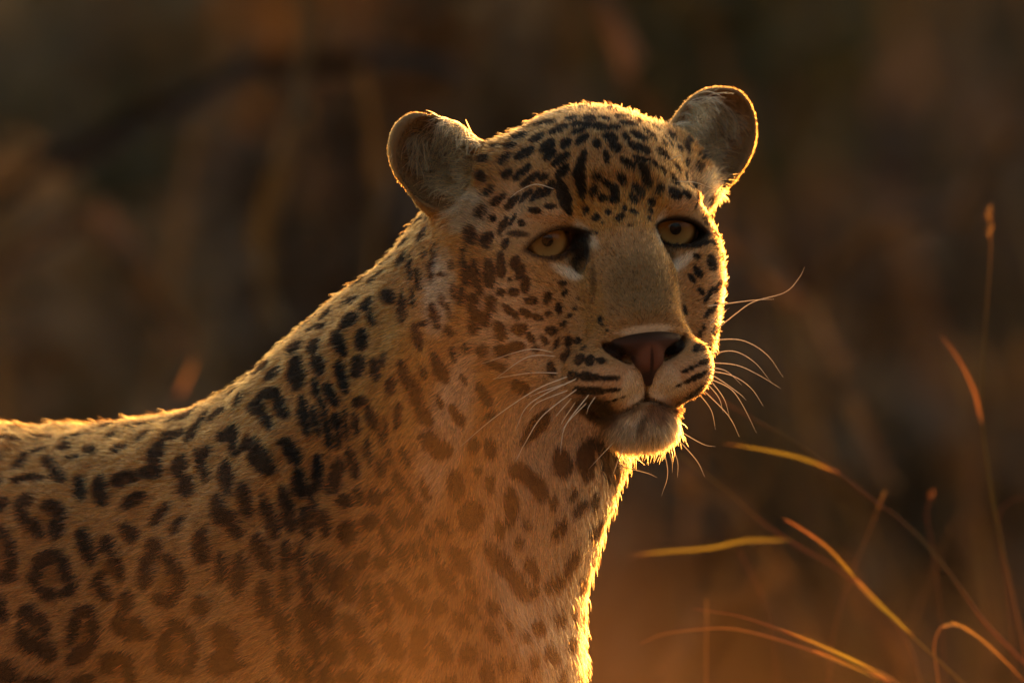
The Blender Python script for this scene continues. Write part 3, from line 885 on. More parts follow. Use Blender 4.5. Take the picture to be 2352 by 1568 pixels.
    C = mixc(C, DARK * 1.2, 0.9 * blob(q, (110, 40, -26), (20, 60, 14)))
    C = mixc(C, DARK * 2.0, 0.75 * blob(q, (96, 60, -105), (9, 80, 60), rot_y(8)))
    C = mixc(C, DARK, 0.92 * blob(q, (228, -10, 22), (30, 60, 10), rot_y(14)))           # outer corner
    C = mixc(C, DARK * 0.6, 0.98 * blob(q, (72, 170, -268), (48, 70, 17), rot_y(37)))    # nostril
    lip = np.abs(q[:, 2] + 4 - mouth_z(q[:, 0]))
    lm = np.clip(1 - (lip - 5) / 9, 0, 1) * (q[:, 1] > 0) * (q[:, 0] < 175)
    C = mixc(C, DARK * 3, 0.6 * lm)
    C = mixc(C, DARK * 1.2, 0.97 * blob(q, (110, 80, -394), (72, 110, 31), rot_y(46)))     # corner of the mouth
    C = mixc(C, np.array([0.12, 0.06, 0.03]), 0.75 * blob(q, (10, 190, -398), (46, 60, 20)))
    C = mixc(C, np.array([0.10, 0.045, 0.025]), 0.9 * blob(q, (0, 190, -345), (8, 60, 34)))
    return np.clip(C, 0.004, 0.9)
# ================================================================== leopard object
leopard = empty("leopard", (0.1, 0.1, 0.0))
tag(leopard, "spotted golden leopard standing with head turned, rimmed by low sun", "leopard")
bpy.context.view_layer.update()

def put(o):
    o.parent = leopard
    o.matrix_parent_inverse = leopard.matrix_world.inverted()
    return o

# ---- body skin
m_skin, nt, out = new_mat("coat_skin")
at_n = nt.nodes.new("ShaderNodeAttribute"); at_n.attribute_name = "coat"
nz = nt.nodes.new("ShaderNodeTexNoise"); nz.inputs["Scale"].default_value = 700.0
mr_ = nt.nodes.new("ShaderNodeMapRange"); mr_.inputs[3].default_value = 0.7; mr_.inputs[4].default_value = 1.15
mx = nt.nodes.new("ShaderNodeMix"); mx.data_type = 'RGBA'; mx.blend_type = 'MULTIPLY'; mx.inputs[0].default_value = 1.0
pb = nt.nodes.new("ShaderNodeBsdfPrincipled"); pb.inputs["Roughness"].default_value = 0.8
pb.inputs["Specular IOR Level"].default_value = 0.15
nt.links.new(nz.outputs[0], mr_.inputs[0]); nt.links.new(at_n.outputs[0], mx.inputs[6]); nt.links.new(mr_.outputs[0], mx.inputs[7])
nt.links.new(mx.outputs[2], pb.inputs[0]); nt.links.new(pb.outputs[0], out.inputs[0])
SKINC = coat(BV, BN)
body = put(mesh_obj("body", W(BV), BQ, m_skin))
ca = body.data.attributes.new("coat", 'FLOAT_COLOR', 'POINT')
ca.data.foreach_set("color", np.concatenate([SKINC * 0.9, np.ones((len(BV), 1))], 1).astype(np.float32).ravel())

# ---- hair material
def hair_mat(name, spec=0.35):
    m, nt, out = new_mat(name)
    a = nt.nodes.new("ShaderNodeAttribute"); a.attribute_name = "coat"
    hi = nt.nodes.new("ShaderNodeHairInfo")
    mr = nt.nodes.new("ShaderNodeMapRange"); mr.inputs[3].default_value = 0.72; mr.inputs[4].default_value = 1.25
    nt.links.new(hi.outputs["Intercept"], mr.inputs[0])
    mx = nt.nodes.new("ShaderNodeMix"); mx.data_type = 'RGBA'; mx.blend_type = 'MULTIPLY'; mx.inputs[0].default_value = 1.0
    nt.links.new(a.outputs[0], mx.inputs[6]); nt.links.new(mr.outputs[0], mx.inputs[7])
    h = nt.nodes.new("ShaderNodeBsdfHairPrincipled")
    h.parametrization = 'COLOR'
    h.inputs["Roughness"].default_value = 0.35
    h.inputs["Radial Roughness"].default_value = 0.45
    h.inputs["Coat"].default_value = 0.0
    h.inputs["IOR"].default_value = 1.32
    h.inputs["Random Roughness"].default_value = 0.2
    gm = nt.nodes.new("ShaderNodeGamma"); gm.inputs[1].default_value = 1.42
    nt.links.new(mx.outputs[2], gm.inputs[0]); nt.links.new(gm.outputs[0], h.inputs["Color"])
    nt.links.new(h.outputs[0], out.inputs[0])
    return m
m_hair = hair_mat("fur_strands")

def hair_obj(name, pts, rad, col, mat):
    """pts (n, k, 3) metres, rad (n, k), col (n, 3)"""
    n, k, _ = pts.shape
    hc = bpy.data.hair_curves.new(name)
    hc.add_curves([k] * n)
    hc.attributes["position"].data.foreach_set("vector", pts.astype(np.float32).ravel())
    ra = hc.attributes.get("radius") or hc.attributes.new("radius", 'FLOAT', 'POINT')
    ra.data.foreach_set("value", rad.astype(np.float32).ravel())
    c = hc.attributes.new("coat", 'FLOAT_COLOR', 'CURVE')
    c.data.foreach_set("color", np.concatenate([col, np.ones((n, 1))], 1).astype(np.float32).ravel())
    hc.materials.append(mat)
    o = bpy.data.objects.new(name, hc)
    COL.objects.link(o)
    return o

# ---- fur: roots scattered over the skin
q0, q1, q2, q3 = (BV[BQ[:, i]] for i in range(4))
QA = 0.5 * np.linalg.norm(np.cross(q2 - q0, q3 - q1), axis=1)
QC = (q0 + q1 + q2 + q3) / 4
QN = norm(BN[BQ].mean(1))
kk = 1.0 + QC[:, 1] / (CAM_D * U)
ix = QC[:, 0] / kk; iz = QC[:, 2] / kk
vis = (ix > -1450) & (ix < 900) & (iz > -1000) & (iz < 700)
dens = np.where(QN[:, 1] < 0.35, 1.0, 0.35) * vis / 11.3 * 1.25          # strands per square unit
hl = to_local(QC.astype(np.float32)); hl[:, 0] = np.abs(hl[:, 0])
onface = (np.abs(hl) < np.array([330, 260, 520])).all(1) & (hl[:, 1] > -150)
dens = dens * np.where(onface, 1.6, 1.0) * np.where(ix < -700, 0.8, 1.0)
cnt = rng.poisson(QA * dens)
fi = np.repeat(np.arange(len(BQ)), cnt)
u = rng.random(len(fi))[:, None]; v = rng.random(len(fi))[:, None]
RP = (q0[fi] * (1 - u) + q1[fi] * u) * (1 - v) + (q3[fi] * (1 - u) + q2[fi] * u) * v
nb = BN[BQ[fi]]
RN = norm((nb[:, 0] * (1 - u) + nb[:, 1] * u) * (1 - v) + (nb[:, 3] * (1 - u) + nb[:, 2] * u) * v)
print("roots", len(RP), round(time.time() - T0, 1))

def fur_fields(P, N):
    l = to_local(P.astype(np.float32)).astype(np.float64)
    s = np.sign(l[:, 0]); q = l.copy(); q[:, 0] = np.abs(q[:, 0])
    # direction: away from the nose over the head, down the neck, back along the body
    hdir = norm(q - np.array([0, 235, -245]))
    low = np.clip((-150 - q[:, 2]) / 200, 0, 1)
    hdir[:, 2] -= 0.5 * low * (q[:, 1] < 60)
    fore = blob(q, (0, -30, 150), (160, 160, 150))
    hdir += fore[:, None] * np.array([0.25, -0.3, 0.7])
    hdir = norm(hdir); hdir[:, 0] *= s
    hw = hdir @ HEAD_M.astype(np.float64)
    neckdir = norm(np.array([-0.30, 0.25, -0.92]))
    bodydir = norm(np.array([-0.80, 0.35, -0.45]))
    chestdir = norm(np.array([0.05, -0.1, -1.0]))
    tb = np.clip((-150 - P[:, 0]) / 450, 0, 1)[:, None]
    bw = neckdir * (1 - tb) + bodydir * tb
    ch = blob(P, at(1290, 1300, -60), (240, 420, 520))[:, None]
    bw = bw * (1 - ch) + chestdir * ch
    th = np.clip((np.linalg.norm(q - np.array([0, 20, -80]), axis=1) - 330) / 160, 0, 1)[:, None]
    D = hw * (1 - th) + bw * th
    D = D + 0.30 * np.stack([lattice_noise(P, 90, 11), lattice_noise(P, 90, 12), lattice_noise(P, 90, 13)], 1)
    D = D - N * np.einsum('ij,ij->i', D, N)[:, None]
    D = norm(D)
    # length in mm
    L = np.full(len(P), 8.0)
    L = L + 3.0 * np.clip((-100 - P[:, 2]) / 400, 0, 1)
    face = blob(q, (0, 30, -80), (330, 330, 420), None, 0.75, 1.0)
    L = L * (1 - face) + 4.8 * face
    br = blob(q, (0, 150, -120), (125, 150, 150), None, 0.6, 1.1)
    L = L * (1 - br) + 3.6 * br
    pad = blob(q, (80, 150, -320), (120, 110, 80))
    L = L * (1 - pad) + 3.6 * pad
    eye = blob(q, tuple(EYE_C + np.array([0, 45, 0])), (110, 80, 70))
    L = L * (1 - eye) + 3.0 * eye
    nose = blob(q, (0, 205, -265), (100, 50, 60))
    L = L * (1 - nose) + 1.6 * nose
    cr = blob(q, (0, -60, 190), (200, 200, 130))
    L = L * (1 - cr) + 5.5 * cr
    ck = blob(q, (230, -140, -220), (120, 160, 160))
    L = L + 2.0 * ck
    chin = blob(q, (0, 70, -470), (130, 120, 60))
    L = L * (1 - chin) + 13.0 * chin
    L = L + 3.5 * blob(q, (30, 40, 95), (110, 110, 60))
    L = L + 5.5 * blob(q, (290, -165, 84), (62, 100, 60))
    a = (q - EAR_C) @ EAR_F.T.astype(np.float64)
    ear = blob(a, (0, 0, 10), (125, 90, 150), None, 0.9, 1.05)
    L = L * (1 - ear) + 2.4 * ear
    lift = np.full(len(P), 0.28)
    lift = lift * (1 - ear) + 0.5 * ear
    lift = lift * (1 - chin) + 0.72 * chin
    return D, L, lift, ear, a, q

FD, FL, FLIFT, FEAR, FA, FQ = fur_fields(RP, RN)
# no fur on the nose leather nor inside the eye openings
e = FQ - EYE_C
al = almond(e.astype(np.float32))
keep = ~((al < 3) & (e[:, 1] > -10) & (np.linalg.norm(e, axis=1) < 120))
RP, RN, FD, FL, FLIFT, FEAR, FA, FQ = (z[keep] for z in (RP, RN, FD, FL, FLIFT, FEAR, FA, FQ))
n = len(RP)
ln = FL * rng.uniform(0.7, 1.15, n)
stray = rng.random(n) < 0.02
ln = np.where(stray, ln * 1.45, ln)
lu = ln * U / 1000.0
lift = FLIFT * rng.uniform(0.6, 1.3, n) + np.where(stray, 0.25, 0)
D = norm(FD + 0.15 * rng.normal(size=(n, 3)))
D = norm(D - RN * np.einsum('ij,ij->i', D, RN)[:, None])
K = 4
S = np.linspace(0, 1, K)
pts = np.empty((n, K, 3))
for i, s in enumerate(S):
    out_ = lift * (s - 0.35 * s * s)
    along = np.sqrt(np.maximum(1 - lift ** 2, 0.3)) * s
    pts[:, i] = RP - RN * 1.5 + D * (lu * along)[:, None] + RN * (lu * out_)[:, None]
bend = rng.normal(size=(n, 3)) * (lu * 0.06)[:, None]
pts[:, 2] += bend; pts[:, 3] += bend * 1.2
FC = coat(RP + D * (lu * 0.55)[:, None], RN)
br = rng.normal(1.0, 0.34, n).clip(0.35, 2.0) * (1 + 0.34 * lattice_noise(RP, 7.5, 31) + 0.18 * lattice_noise(RP, 30.0, 32))
onb = blob(FQ, (0, 150, -110), (125, 150, 150), None, 0.6, 1.1)
br = br * (1 + onb * (0.55 * lattice_noise(RP, 7.0, 41) + 0.35 * lattice_noise(RP, 13.0, 43) + 0.25 * lattice_noise(RP, 45.0, 42)))
FC = FC * br[:, None] * (1 + 0.05 * rng.normal(size=(n, 3)))
rad0 = (np.where(FL < 4.0, 0.15, 0.21) + 0.06 * onb) / 1000.0
prof = np.array([1.0, 0.95, 0.75, 0.22])
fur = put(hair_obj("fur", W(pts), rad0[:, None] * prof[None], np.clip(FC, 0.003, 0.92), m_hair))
# ---- long pale hairs inside the ears
hfront = RN @ (np.array([0.1, 0.97, 0.1]) @ HEAD_M.astype(np.float64))
cand = np.flatnonzero((FEAR > 0.3) & (hfront > 0.15) & (FA[:, 0] < 30) & (FA[:, 0] > -120) & (FA[:, 2] < 70))
cand = rng.choice(cand, min(5600, len(cand)), replace=False)
cand = cand[np.argsort(lattice_noise(RP[cand], 14.0, 77))[-int(len(cand) * 0.55):]]
ne = len(cand); print("ear hairs", ne)
sx_ = np.sign(to_local(RP[cand].astype(np.float32))[:, 0])
EW = np.stack([EAR_F.astype(np.float64)] * ne)                       # rows w, o, a
EW[:, :, 0] *= sx_[:, None]
EW = EW @ HEAD_M.astype(np.float64)
aw = rng.normal(0.75, 0.25, ne); aa = 0.35 + 0.9 * rng.normal(size=ne) * 0.5 - FA[cand, 2] / 160; ao = rng.uniform(0.7, 1.3, ne)
d0 = norm(EW[:, 0] * (aw * 0.4)[:, None] + EW[:, 2] * (aa + 0.5)[:, None] + EW[:, 1] * ao[:, None])
d1 = norm(EW[:, 0] * aw[:, None] + EW[:, 2] * (aa - 0.7)[:, None] + EW[:, 1] * 0.15)
el = rng.uniform(14, 30, ne) * U / 1000
epts = np.empty((ne, 6, 3)); epts[:, 0] = RP[cand] - RN[cand]
for i in range(1, 6):
    t = (i - 0.5) / 5
    epts[:, i] = epts[:, i - 1] + (d0 * (1 - t) + d1 * t) * (el / 5)[:, None]
ec = np.array([0.60, 0.43, 0.25]) * rng.normal(1, 0.4, (ne, 1)).clip(0.25, 1.6)
erad = np.full((ne, 1), 0.26 / 1000) * np.array([1, 1, .95, .85, .65, .2])[None]
put(hair_obj("ear_hair", W(epts), erad, np.clip(ec, 0.02, 0.9), m_hair))
print("fur", n, round(time.time() - T0, 1))
# ================================================================== nose leather
def sdf_nose(P):
    q = P.copy(); q[:, 0] = np.abs(q[:, 0])
    d = ell(q, (0, 156, -252), (82, 48, 28))
    d = smin(d, ell(q, (0, 166, -276), (44, 36, 42)), 16)
    d = smin(d, cone(q, (0, 166, -292), (0, 150, -342), 27, 11), 14)
    d = smin(d, ell(q, (74, 146, -262), (26, 36, 25), rot_y(-20)), 14)
    # nostrils: a round hole that runs out into a slit
    hole = ell(q, (56, 192, -279), (24, 46, 13), rot_y(37))
    slit = cone(q, (58, 188, -277), (104, 152, -246), 10, 8)
    d = smax(d, -smin(hole, slit, 8), 7)
    # groove down the middle
    d = smax(d, -cone(q, (0, 212, -268), (0, 184, -350), 9, 8), 6)
    return d
nx = lines((-110, 110, 3.0)); ny = lines((95, 225, 3.0)); nzz = lines((-362, -215, 3.0))
NF = sdf_nose(np.stack(np.meshgrid(nx, ny, nzz, indexing='ij'), -1).reshape(-1, 3).astype(np.float32)).reshape(len(nx), len(ny), len(nzz))
NV, NQ = surface_nets(NF, nx, ny, nzz)
m_nose, nt, out = new_mat("nose_leather")
pb = nt.nodes.new("ShaderNodeBsdfPrincipled"); pb.inputs["Roughness"].default_value = 0.5; pb.inputs["Specular IOR Level"].default_value = 0.22
a_ = nt.nodes.new("ShaderNodeAttribute"); a_.attribute_name = "tint"
vo = nt.nodes.new("ShaderNodeTexVoronoi"); vo.inputs["Scale"].default_value = 900
bp = nt.nodes.new("ShaderNodeBump"); bp.inputs["Strength"].default_value = 0.9; bp.inputs["Distance"].default_value = 0.0012
nt.links.new(vo.outputs["Distance"], bp.inputs["Height"]); nt.links.new(bp.outputs[0], pb.inputs["Normal"])
nt.links.new(a_.outputs[0], pb.inputs[0]); nt.links.new(pb.outputs[0], out.inputs[0])
NV = NV * np.array([0.95, 1, 1])
nose = put(mesh_obj("nose", W(to_world(NV)), NQ, m_nose))
qn = NV.copy(); qn[:, 0] = np.abs(qn[:, 0])
nc = np.tile(np.array([0.105, 0.038, 0.020]), (len(NV), 1))
nc = mixc(nc, np.array([0.030, 0.015, 0.010]), 0.85 * np.clip((NV[:, 2] + 252) / 18, 0, 1))        # darker upper edge
nc = mixc(nc, np.array([0.28, 0.105, 0.06]), 0.9 * blob(qn, (0, 190, -286), (40, 80, 38)))
nc = mixc(nc, np.array([0.03, 0.012, 0.008]), 0.8 * blob(qn, (0, 190, -300), (5, 80, 44)))
nc = mixc(nc, np.array([0.012, 0.007, 0.006]), 0.97 * blob(qn, (72, 170, -268), (52, 60, 18), rot_y(37)))
nc = mixc(nc, np.array([0.05, 0.02, 0.014]), 0.8 * blob(qn, (0, 180, -340), (40, 80, 26)))
color_attr(nose, nc)

# ================================================================== eyes
def cap(R, t0, t1, nseg=40, nr=14):
    V, Fq = [], []
    for i in range(nr + 1):
        t = t0 + (t1 - t0) * i / nr
        for j in range(nseg):
            a = 2 * math.pi * j / nseg
            V.append((R * math.sin(t) * math.cos(a), R * math.sin(t) * math.sin(a), R * math.cos(t)))
    for i in range(nr):
        for j in range(nseg):
            Fq.append((i * nseg + j, (i + 1) * nseg + j, (i + 1) * nseg + (j + 1) % nseg, i * nseg + (j + 1) % nseg))
    return np.array(V), np.array(Fq)
def disc(r0, r1, z0, z1, nseg=40, nr=6):
    V, Fq = [], []
    for i in range(nr + 1):
        t = i / nr; r = r0 + (r1 - r0) * t; z = z0 + (z1 - z0) * t
        for j in range(nseg):
            a = 2 * math.pi * j / nseg
            V.append((r * math.cos(a), r * math.sin(a), z))
    for i in range(nr):
        for j in range(nseg):
            Fq.append((i * nseg + j, (i + 1) * nseg + j, (i + 1) * nseg + (j + 1) % nseg, i * nseg + (j + 1) % nseg))
    return np.array(V), np.array(Fq)
m_ball, nt, out = new_mat("eyeball"); pb = nt.nodes.new("ShaderNodeBsdfPrincipled")
pb.inputs[0].default_value = (0.07, 0.035, 0.022, 1); pb.inputs["Roughness"].default_value = 0.15
nt.links.new(pb.outputs[0], out.inputs[0])
m_iris, nt, out = new_mat("iris"); pb = nt.nodes.new("ShaderNodeBsdfPrincipled"); pb.inputs["Roughness"].default_value = 0.6; pb.inputs["Specular IOR Level"].default_value = 0.0
tc = nt.nodes.new("ShaderNodeTexCoord"); sx = nt.nodes.new("ShaderNodeVectorMath"); sx.operation = 'MULTIPLY'; sx.inputs[1].default_value = (U, U, 0)
le = nt.nodes.new("ShaderNodeVectorMath"); le.operation = 'LENGTH'
mr = nt.nodes.new("ShaderNodeMapRange"); mr.inputs[1].default_value = 12; mr.inputs[2].default_value = 52
nzt = nt.nodes.new("ShaderNodeTexNoise"); nzt.inputs["Scale"].default_value = 1500
ad = nt.nodes.new("ShaderNodeMath"); ad.operation = 'MULTIPLY_ADD'; ad.inputs[1].default_value = 0.25; 
rp = nt.nodes.new("ShaderNodeValToRGB")
rp.color_ramp.elements[0].position = 0.08; rp.color_ramp.elements[0].color = (0.10, 0.06, 0.022, 1)
rp.color_ramp.elements[1].position = 1.0; rp.color_ramp.elements[1].color = (0.03, 0.018, 0.01, 1)
e_ = rp.color_ramp.elements.new(0.30); e_.color = (0.21, 0.125, 0.04, 1)
e_ = rp.color_ramp.elements.new(0.80); e_.color = (0.31, 0.195, 0.068, 1)
nt.links.new(tc.outputs["Object"], sx.inputs[0]); nt.links.new(sx.outputs[0], le.inputs[0]); nt.links.new(le.outputs["Value"], mr.inputs[0])
nt.links.new(tc.outputs["Object"], nzt.inputs[0]); nt.links.new(nzt.outputs[0], ad.inputs[0]); nt.links.new(mr.outputs[0], ad.inputs[2])
nt.links.new(ad.outputs[0], rp.inputs[0]); nt.links.new(rp.outputs[0], pb.inputs[0]); nt.links.new(pb.outputs[0], out.inputs[0])
m_pupil, nt, out = new_mat("pupil"); pb = nt.nodes.new("ShaderNodeBsdfPrincipled"); pb.inputs[0].default_value = (0.004, 0.003, 0.003, 1); pb.inputs["Specular IOR Level"].default_value = 0.0
nt.links.new(pb.outputs[0], out.inputs[0])
m_cor, nt, out = new_mat("cornea"); tr = nt.nodes.new("ShaderNodeBsdfTransparent"); gl = nt.nodes.new("ShaderNodeBsdfGlossy"); gl.inputs["Roughness"].default_value = 0.03
fr = nt.nodes.new("ShaderNodeFresnel"); fr.inputs[0].default_value = 1.28; ms = nt.nodes.new("ShaderNodeMixShader")
nt.links.new(fr.outputs[0], ms.inputs[0]); nt.links.new(tr.outputs[0], ms.inputs[1]); nt.links.new(gl.outputs[0], ms.inputs[2]); nt.links.new(ms.outputs[0], out.inputs[0])
T_I = math.asin(49 / EYE_R)
for sgn in (-1, 1):
    c = to_world(EYE_C * np.array([sgn, 1, 1])); gz_ = norm(np.array([0.02 - 0.16, 0.98, 0.02]) @ HEAD_M.astype(np.float64))
    rot = Vector(gz_).to_track_quat('Z', 'Y')
    v, f = cap(EYE_R, T_I, math.pi * 0.97)
    ball = mesh_obj("eye", v / U, f, m_ball)
    ball.location = W(c); ball.rotation_mode = 'QUATERNION'; ball.rotation_quaternion = rot
    bpy.context.view_layer.update(); put(ball)
    zi = EYE_R * math.cos(T_I)
    v, f = disc(13, 49, zi - 5, zi - 0.5); mesh_obj("iris", v / U, f, m_iris, ball)
    v, f = disc(0.5, 14.5, zi - 5.3, zi - 4.9); mesh_obj("pupil", v / U, f, m_pupil, ball)
    Rc = 55.0; tcn = math.asin(49.5 / Rc)
    v, f = cap(Rc, 0.001, tcn); v[:, 2] += zi - Rc * math.cos(tcn); mesh_obj("cornea", v / U, f, m_cor, ball)

# ================================================================== whiskers
m_wh, nt, out = new_mat("whisker")
d_ = nt.nodes.new("ShaderNodeBsdfDiffuse"); d_.inputs[0].default_value = (0.85, 0.80, 0.72, 1)
t_ = nt.nodes.new("ShaderNodeBsdfTranslucent"); t_.inputs[0].default_value = (0.9, 0.82, 0.68, 1)
ms = nt.nodes.new("ShaderNodeMixShader"); ms.inputs[0].default_value = 0.5
nt.links.new(d_.outputs[0], ms.inputs[1]); nt.links.new(t_.outputs[0], ms.inputs[2]); nt.links.new(ms.outputs[0], out.inputs[0])

def spline(P, m):
    P = np.asarray(P, dtype=np.float64)
    E = np.concatenate([2 * P[:1] - P[1:2], P, 2 * P[-1:] - P[-2:-1]])
    out_ = []
    for i in range(len(P) - 1):
        p0, p1, p2, p3 = E[i:i + 4]
        for t in np.linspace(0, 1, m, endpoint=False):
            out_.append(0.5 * (2 * p1 + (p2 - p0) * t + (2 * p0 - 5 * p1 + 4 * p2 - p3) * t * t + (3 * p1 - p0 - 3 * p2 + p3) * t ** 3))
    out_.append(P[-1])
    return np.array(out_)

def tube(path, r0, r1, ns=5, power=1.0):
    n = len(path); t = norm(np.gradient(path, axis=0))
    ref = np.tile(np.array([0.13, 1.0, 0.21]), (n, 1))
    a = norm(np.cross(t, ref)); b = np.cross(t, a)
    s = np.linspace(0, 1, n) ** power
    r = (r0 + (r1 - r0) * s)[:, None]
    V = np.stack([path + r * (a * math.cos(2 * math.pi * k / ns) + b * math.sin(2 * math.pi * k / ns)) for k in range(ns)], 1).reshape(-1, 3)
    Q = []
    for i in range(n - 1):
        for k in range(ns):
            Q.append((i * ns + k, i * ns + (k + 1) % ns, (i + 1) * ns + (k + 1) % ns, (i + 1) * ns + k))
    return V, np.array(Q)

def whisker(ox, oy, sc, pts, slope, r=0.46):
    k = 2352 / 2560
    I = [((ox + x / sc) * k, (oy + y / sc) * k) for x, y in pts]
    h, nn = on_skin(*I[0])
    if h is None or h[1] > 400:
        h, nn, _, _ = bvh.find_nearest(Vector(at(I[0][0], I[0][1], -20)))
    d0 = h[1]
    P = [np.array(h) - np.array(nn) * 4]
    acc = 0.0
    for a, b in zip(I, I[1:]):
        acc += math.hypot(b[0] - a[0], b[1] - a[1])
        P.append(at(b[0], b[1], d0 + slope * acc))
    path = W(spline(P, 7))
    V, Q = tube(path, r / 1000, 0.06 / 1000)
    put(mesh_obj("whisker", V, Q, m_wh))
for pts in ([(1165, 775), (940, 745), (600, 850)], [(1175, 795), (940, 800), (700, 960)], [(1110, 835), (850, 900), (690, 1020), (570, 1200)], [(1170, 915), (950, 918), (680, 962)],
            [(1230, 940), (1000, 1040), (700, 1240), (440, 1460)], [(1300, 955), (1050, 1080), (920, 1180), (850, 1340)], [(1200, 1000), (1000, 1070), (880, 1140)],
            [(1240, 1045), (1020, 1130), (950, 1200)], [(1300, 1035), (1050, 1230), (920, 1430), (850, 1567)], [(1260, 1100), (1120, 1270), (1060, 1400), (1040, 1530)],
            [(1290, 1130), (1180, 1300), (1130, 1440), (1130, 1560)], [(1390, 1075), (1230, 1280), (1190, 1400), (1180, 1520)], [(1380, 1135), (1250, 1260), (1190, 1340)],
            [(1440, 1090), (1390, 1160), (1370, 1220)], [(650, 735), (600, 790), (540, 865)], [(620, 655), (350, 1000), (120, 1320)], [(880, 955), (840, 1060), (810, 1140)],
            [(1600, 1400), (1500, 1500), (1390, 1620)], [(1680, 1420), (1620, 1520), (1560, 1680)]):
    whisker(1000, 620, 2.94, pts, -0.18)
for pts in ([(365, 455), (460, 455), (540, 500), (595, 575)], [(365, 495), (430, 490), (500, 525), (555, 590)], [(365, 525), (440, 535), (510, 565), (588, 612)],
            [(360, 555), (430, 570), (490, 610), (530, 668)], [(355, 580), (420, 610), (460, 660), (508, 755)], [(340, 620), (400, 680), (430, 720), (452, 768)],
            [(330, 640), (360, 680), (375, 745)], [(355, 560), (400, 590), (455, 630), (475, 650)], [(350, 415), (375, 385), (420, 350)], [(418, 355), (500, 325), (565, 322)],
            [(360, 440), (440, 370), (500, 330), (600, 300), (645, 255), (665, 217)], [(290, 770), (330, 790), (375, 800)], [(260, 780), (310, 840), (340, 898)],
            [(210, 800), (220, 880), (200, 960)], [(225, 800), (232, 840), (235, 885)], [(240, 795), (250, 840), (252, 900)], [(120, 870), (150, 885), (185, 900)],
            [(350, 570), (400, 640), (420, 700)], [(345, 590), (385, 640), (400, 690)], [(350, 540), (410, 555), (460, 600)]):
    whisker(1500, 500, 1.299, pts, 0.25, 0.44)
for pts in ([(1055, 690), (940, 660), (840, 700), (790, 740)], [(1760, 640), (1880, 650), (2010, 700)], [(1720, 520), (1790, 490), (1800, 525)]):
    whisker(940, 180, 2.351, pts, -0.1, 0.28)
print("face", round(time.time() - T0, 1))
# ================================================================== grass stems standing beside and behind the leopard
m_grass = leaf_mat("grass_leaf", 0.55, rough=0.35)
GREEN = np.array([0.22, 0.18, 0.022]); RED = np.array([0.27, 0.115, 0.045]); STRAW = np.array([0.40, 0.23, 0.07]); OLIVE = np.array([0.11, 0.085, 0.022]); BROWN = np.array([0.17, 0.075, 0.03])

def path_at(ox, oy, sc, pts, depth):
    k = 2352 / 2560
    return [W(at((ox + x / sc) * k, (oy + y / sc) * k, depth * U)) for x, y in pts]

def ribbon(path, w, cols, twist=0.0):
    """folded leaf blade along a path, with thickness in its fold"""
    n = len(path); t = norm(np.gradient(path, axis=0))
    side = norm(np.cross(t, np.array([math.sin(twist), 1.0, 0.1])))
    nrm = np.cross(side, t)
    s = np.linspace(0, 1, n)
    prof = w * np.clip(np.minimum(s / 0.12 + 0.25, 1) * (1 - s ** 2.2), 0.04, 1)
    V = np.stack([path - side * prof[:, None], path + nrm * prof[:, None] * 0.45, path + side * prof[:, None]], 1).reshape(-1, 3)
    Q = []
    for i in range(n - 1):
        for k in (0, 1):
            Q.append((i * 3 + k, i * 3 + k + 1, i * 3 + 4 + k, i * 3 + 3 + k))
    C = np.repeat(cols(s), 3, 0)
    return V, np.array(Q), C

def ramp(*stops):
    def f(s):
        xs = [a for a, _ in stops]
        return np.stack([np.interp(s, xs, [c[i] for _, c in stops]) for i in range(3)], 1)
    return f

def grass_plant(label, base_x, depth, stalks=(), leafs=(), heads=(), ox=1500, oy=500, sc=1.299):
    root = empty("grass_stem", (0, 0, 0))
    tag(root, label, "grass", "grass stems to the right of the leopard")
    first = None; depth = depth * 1.15
    for pts, r, cols, toground in stalks:
        P = path_at(ox, oy, sc, pts, depth)
        if toground:
            e = np.array(P[-1]); dn = norm(e - np.array(P[-2]))
            if dn[2] > -0.6: dn = norm(dn + np.array([0, 0, -0.5]))
            P = P + [e + dn * 0.09, np.array([e[0] + dn[0] * 0.15, e[1] + 0.02, 0.15]), np.array([e[0] + dn[0] * 0.16, e[1] + 0.02, -0.01])]
            first = P[-1]
        p = spline(P, 6)
        V, Q = tube(p, r * 0.25 / 1000, r * 0.62 / 1000, 6)
        o = mesh_obj("stalk", V, Q, m_grass, root)
        color_attr(o, np.clip(1.5 * np.repeat(cols(np.linspace(0, 1, len(p))), 6, 0), 0, 0.8))
    for pts, w, cols, tw in leafs:
        p = spline(path_at(ox, oy, sc, pts, depth - 0.004), 7)
        V, Q, C = ribbon(p, w * 0.55 / 1000, cols, tw)
        o = mesh_obj("leaf", V, Q, m_grass, root); color_attr(o, C)
    for pts, w, n_, c in heads:
        p = spline(path_at(ox, oy, sc, pts, depth), 10)
        g = np.random.default_rng(int(pts[0][0]))
        i = g.integers(0, len(p), n_); d = norm(g.normal(size=(n_, 3))) * w / 1000 * g.uniform(.2, 1, n_)[:, None]
        b = p[i]; tdir = norm(np.array(p[0]) - p[-1])
        V, Q = blades(b, b + d + tdir * w / 1000 * 1.2, np.full(n_, 0.0006), np.zeros((n_, 3)), g, 3)
        o = mesh_obj("seed_head", V, Q, m_grass, root); color_attr(o, np.tile(c, (len(V), 1)))
    return root

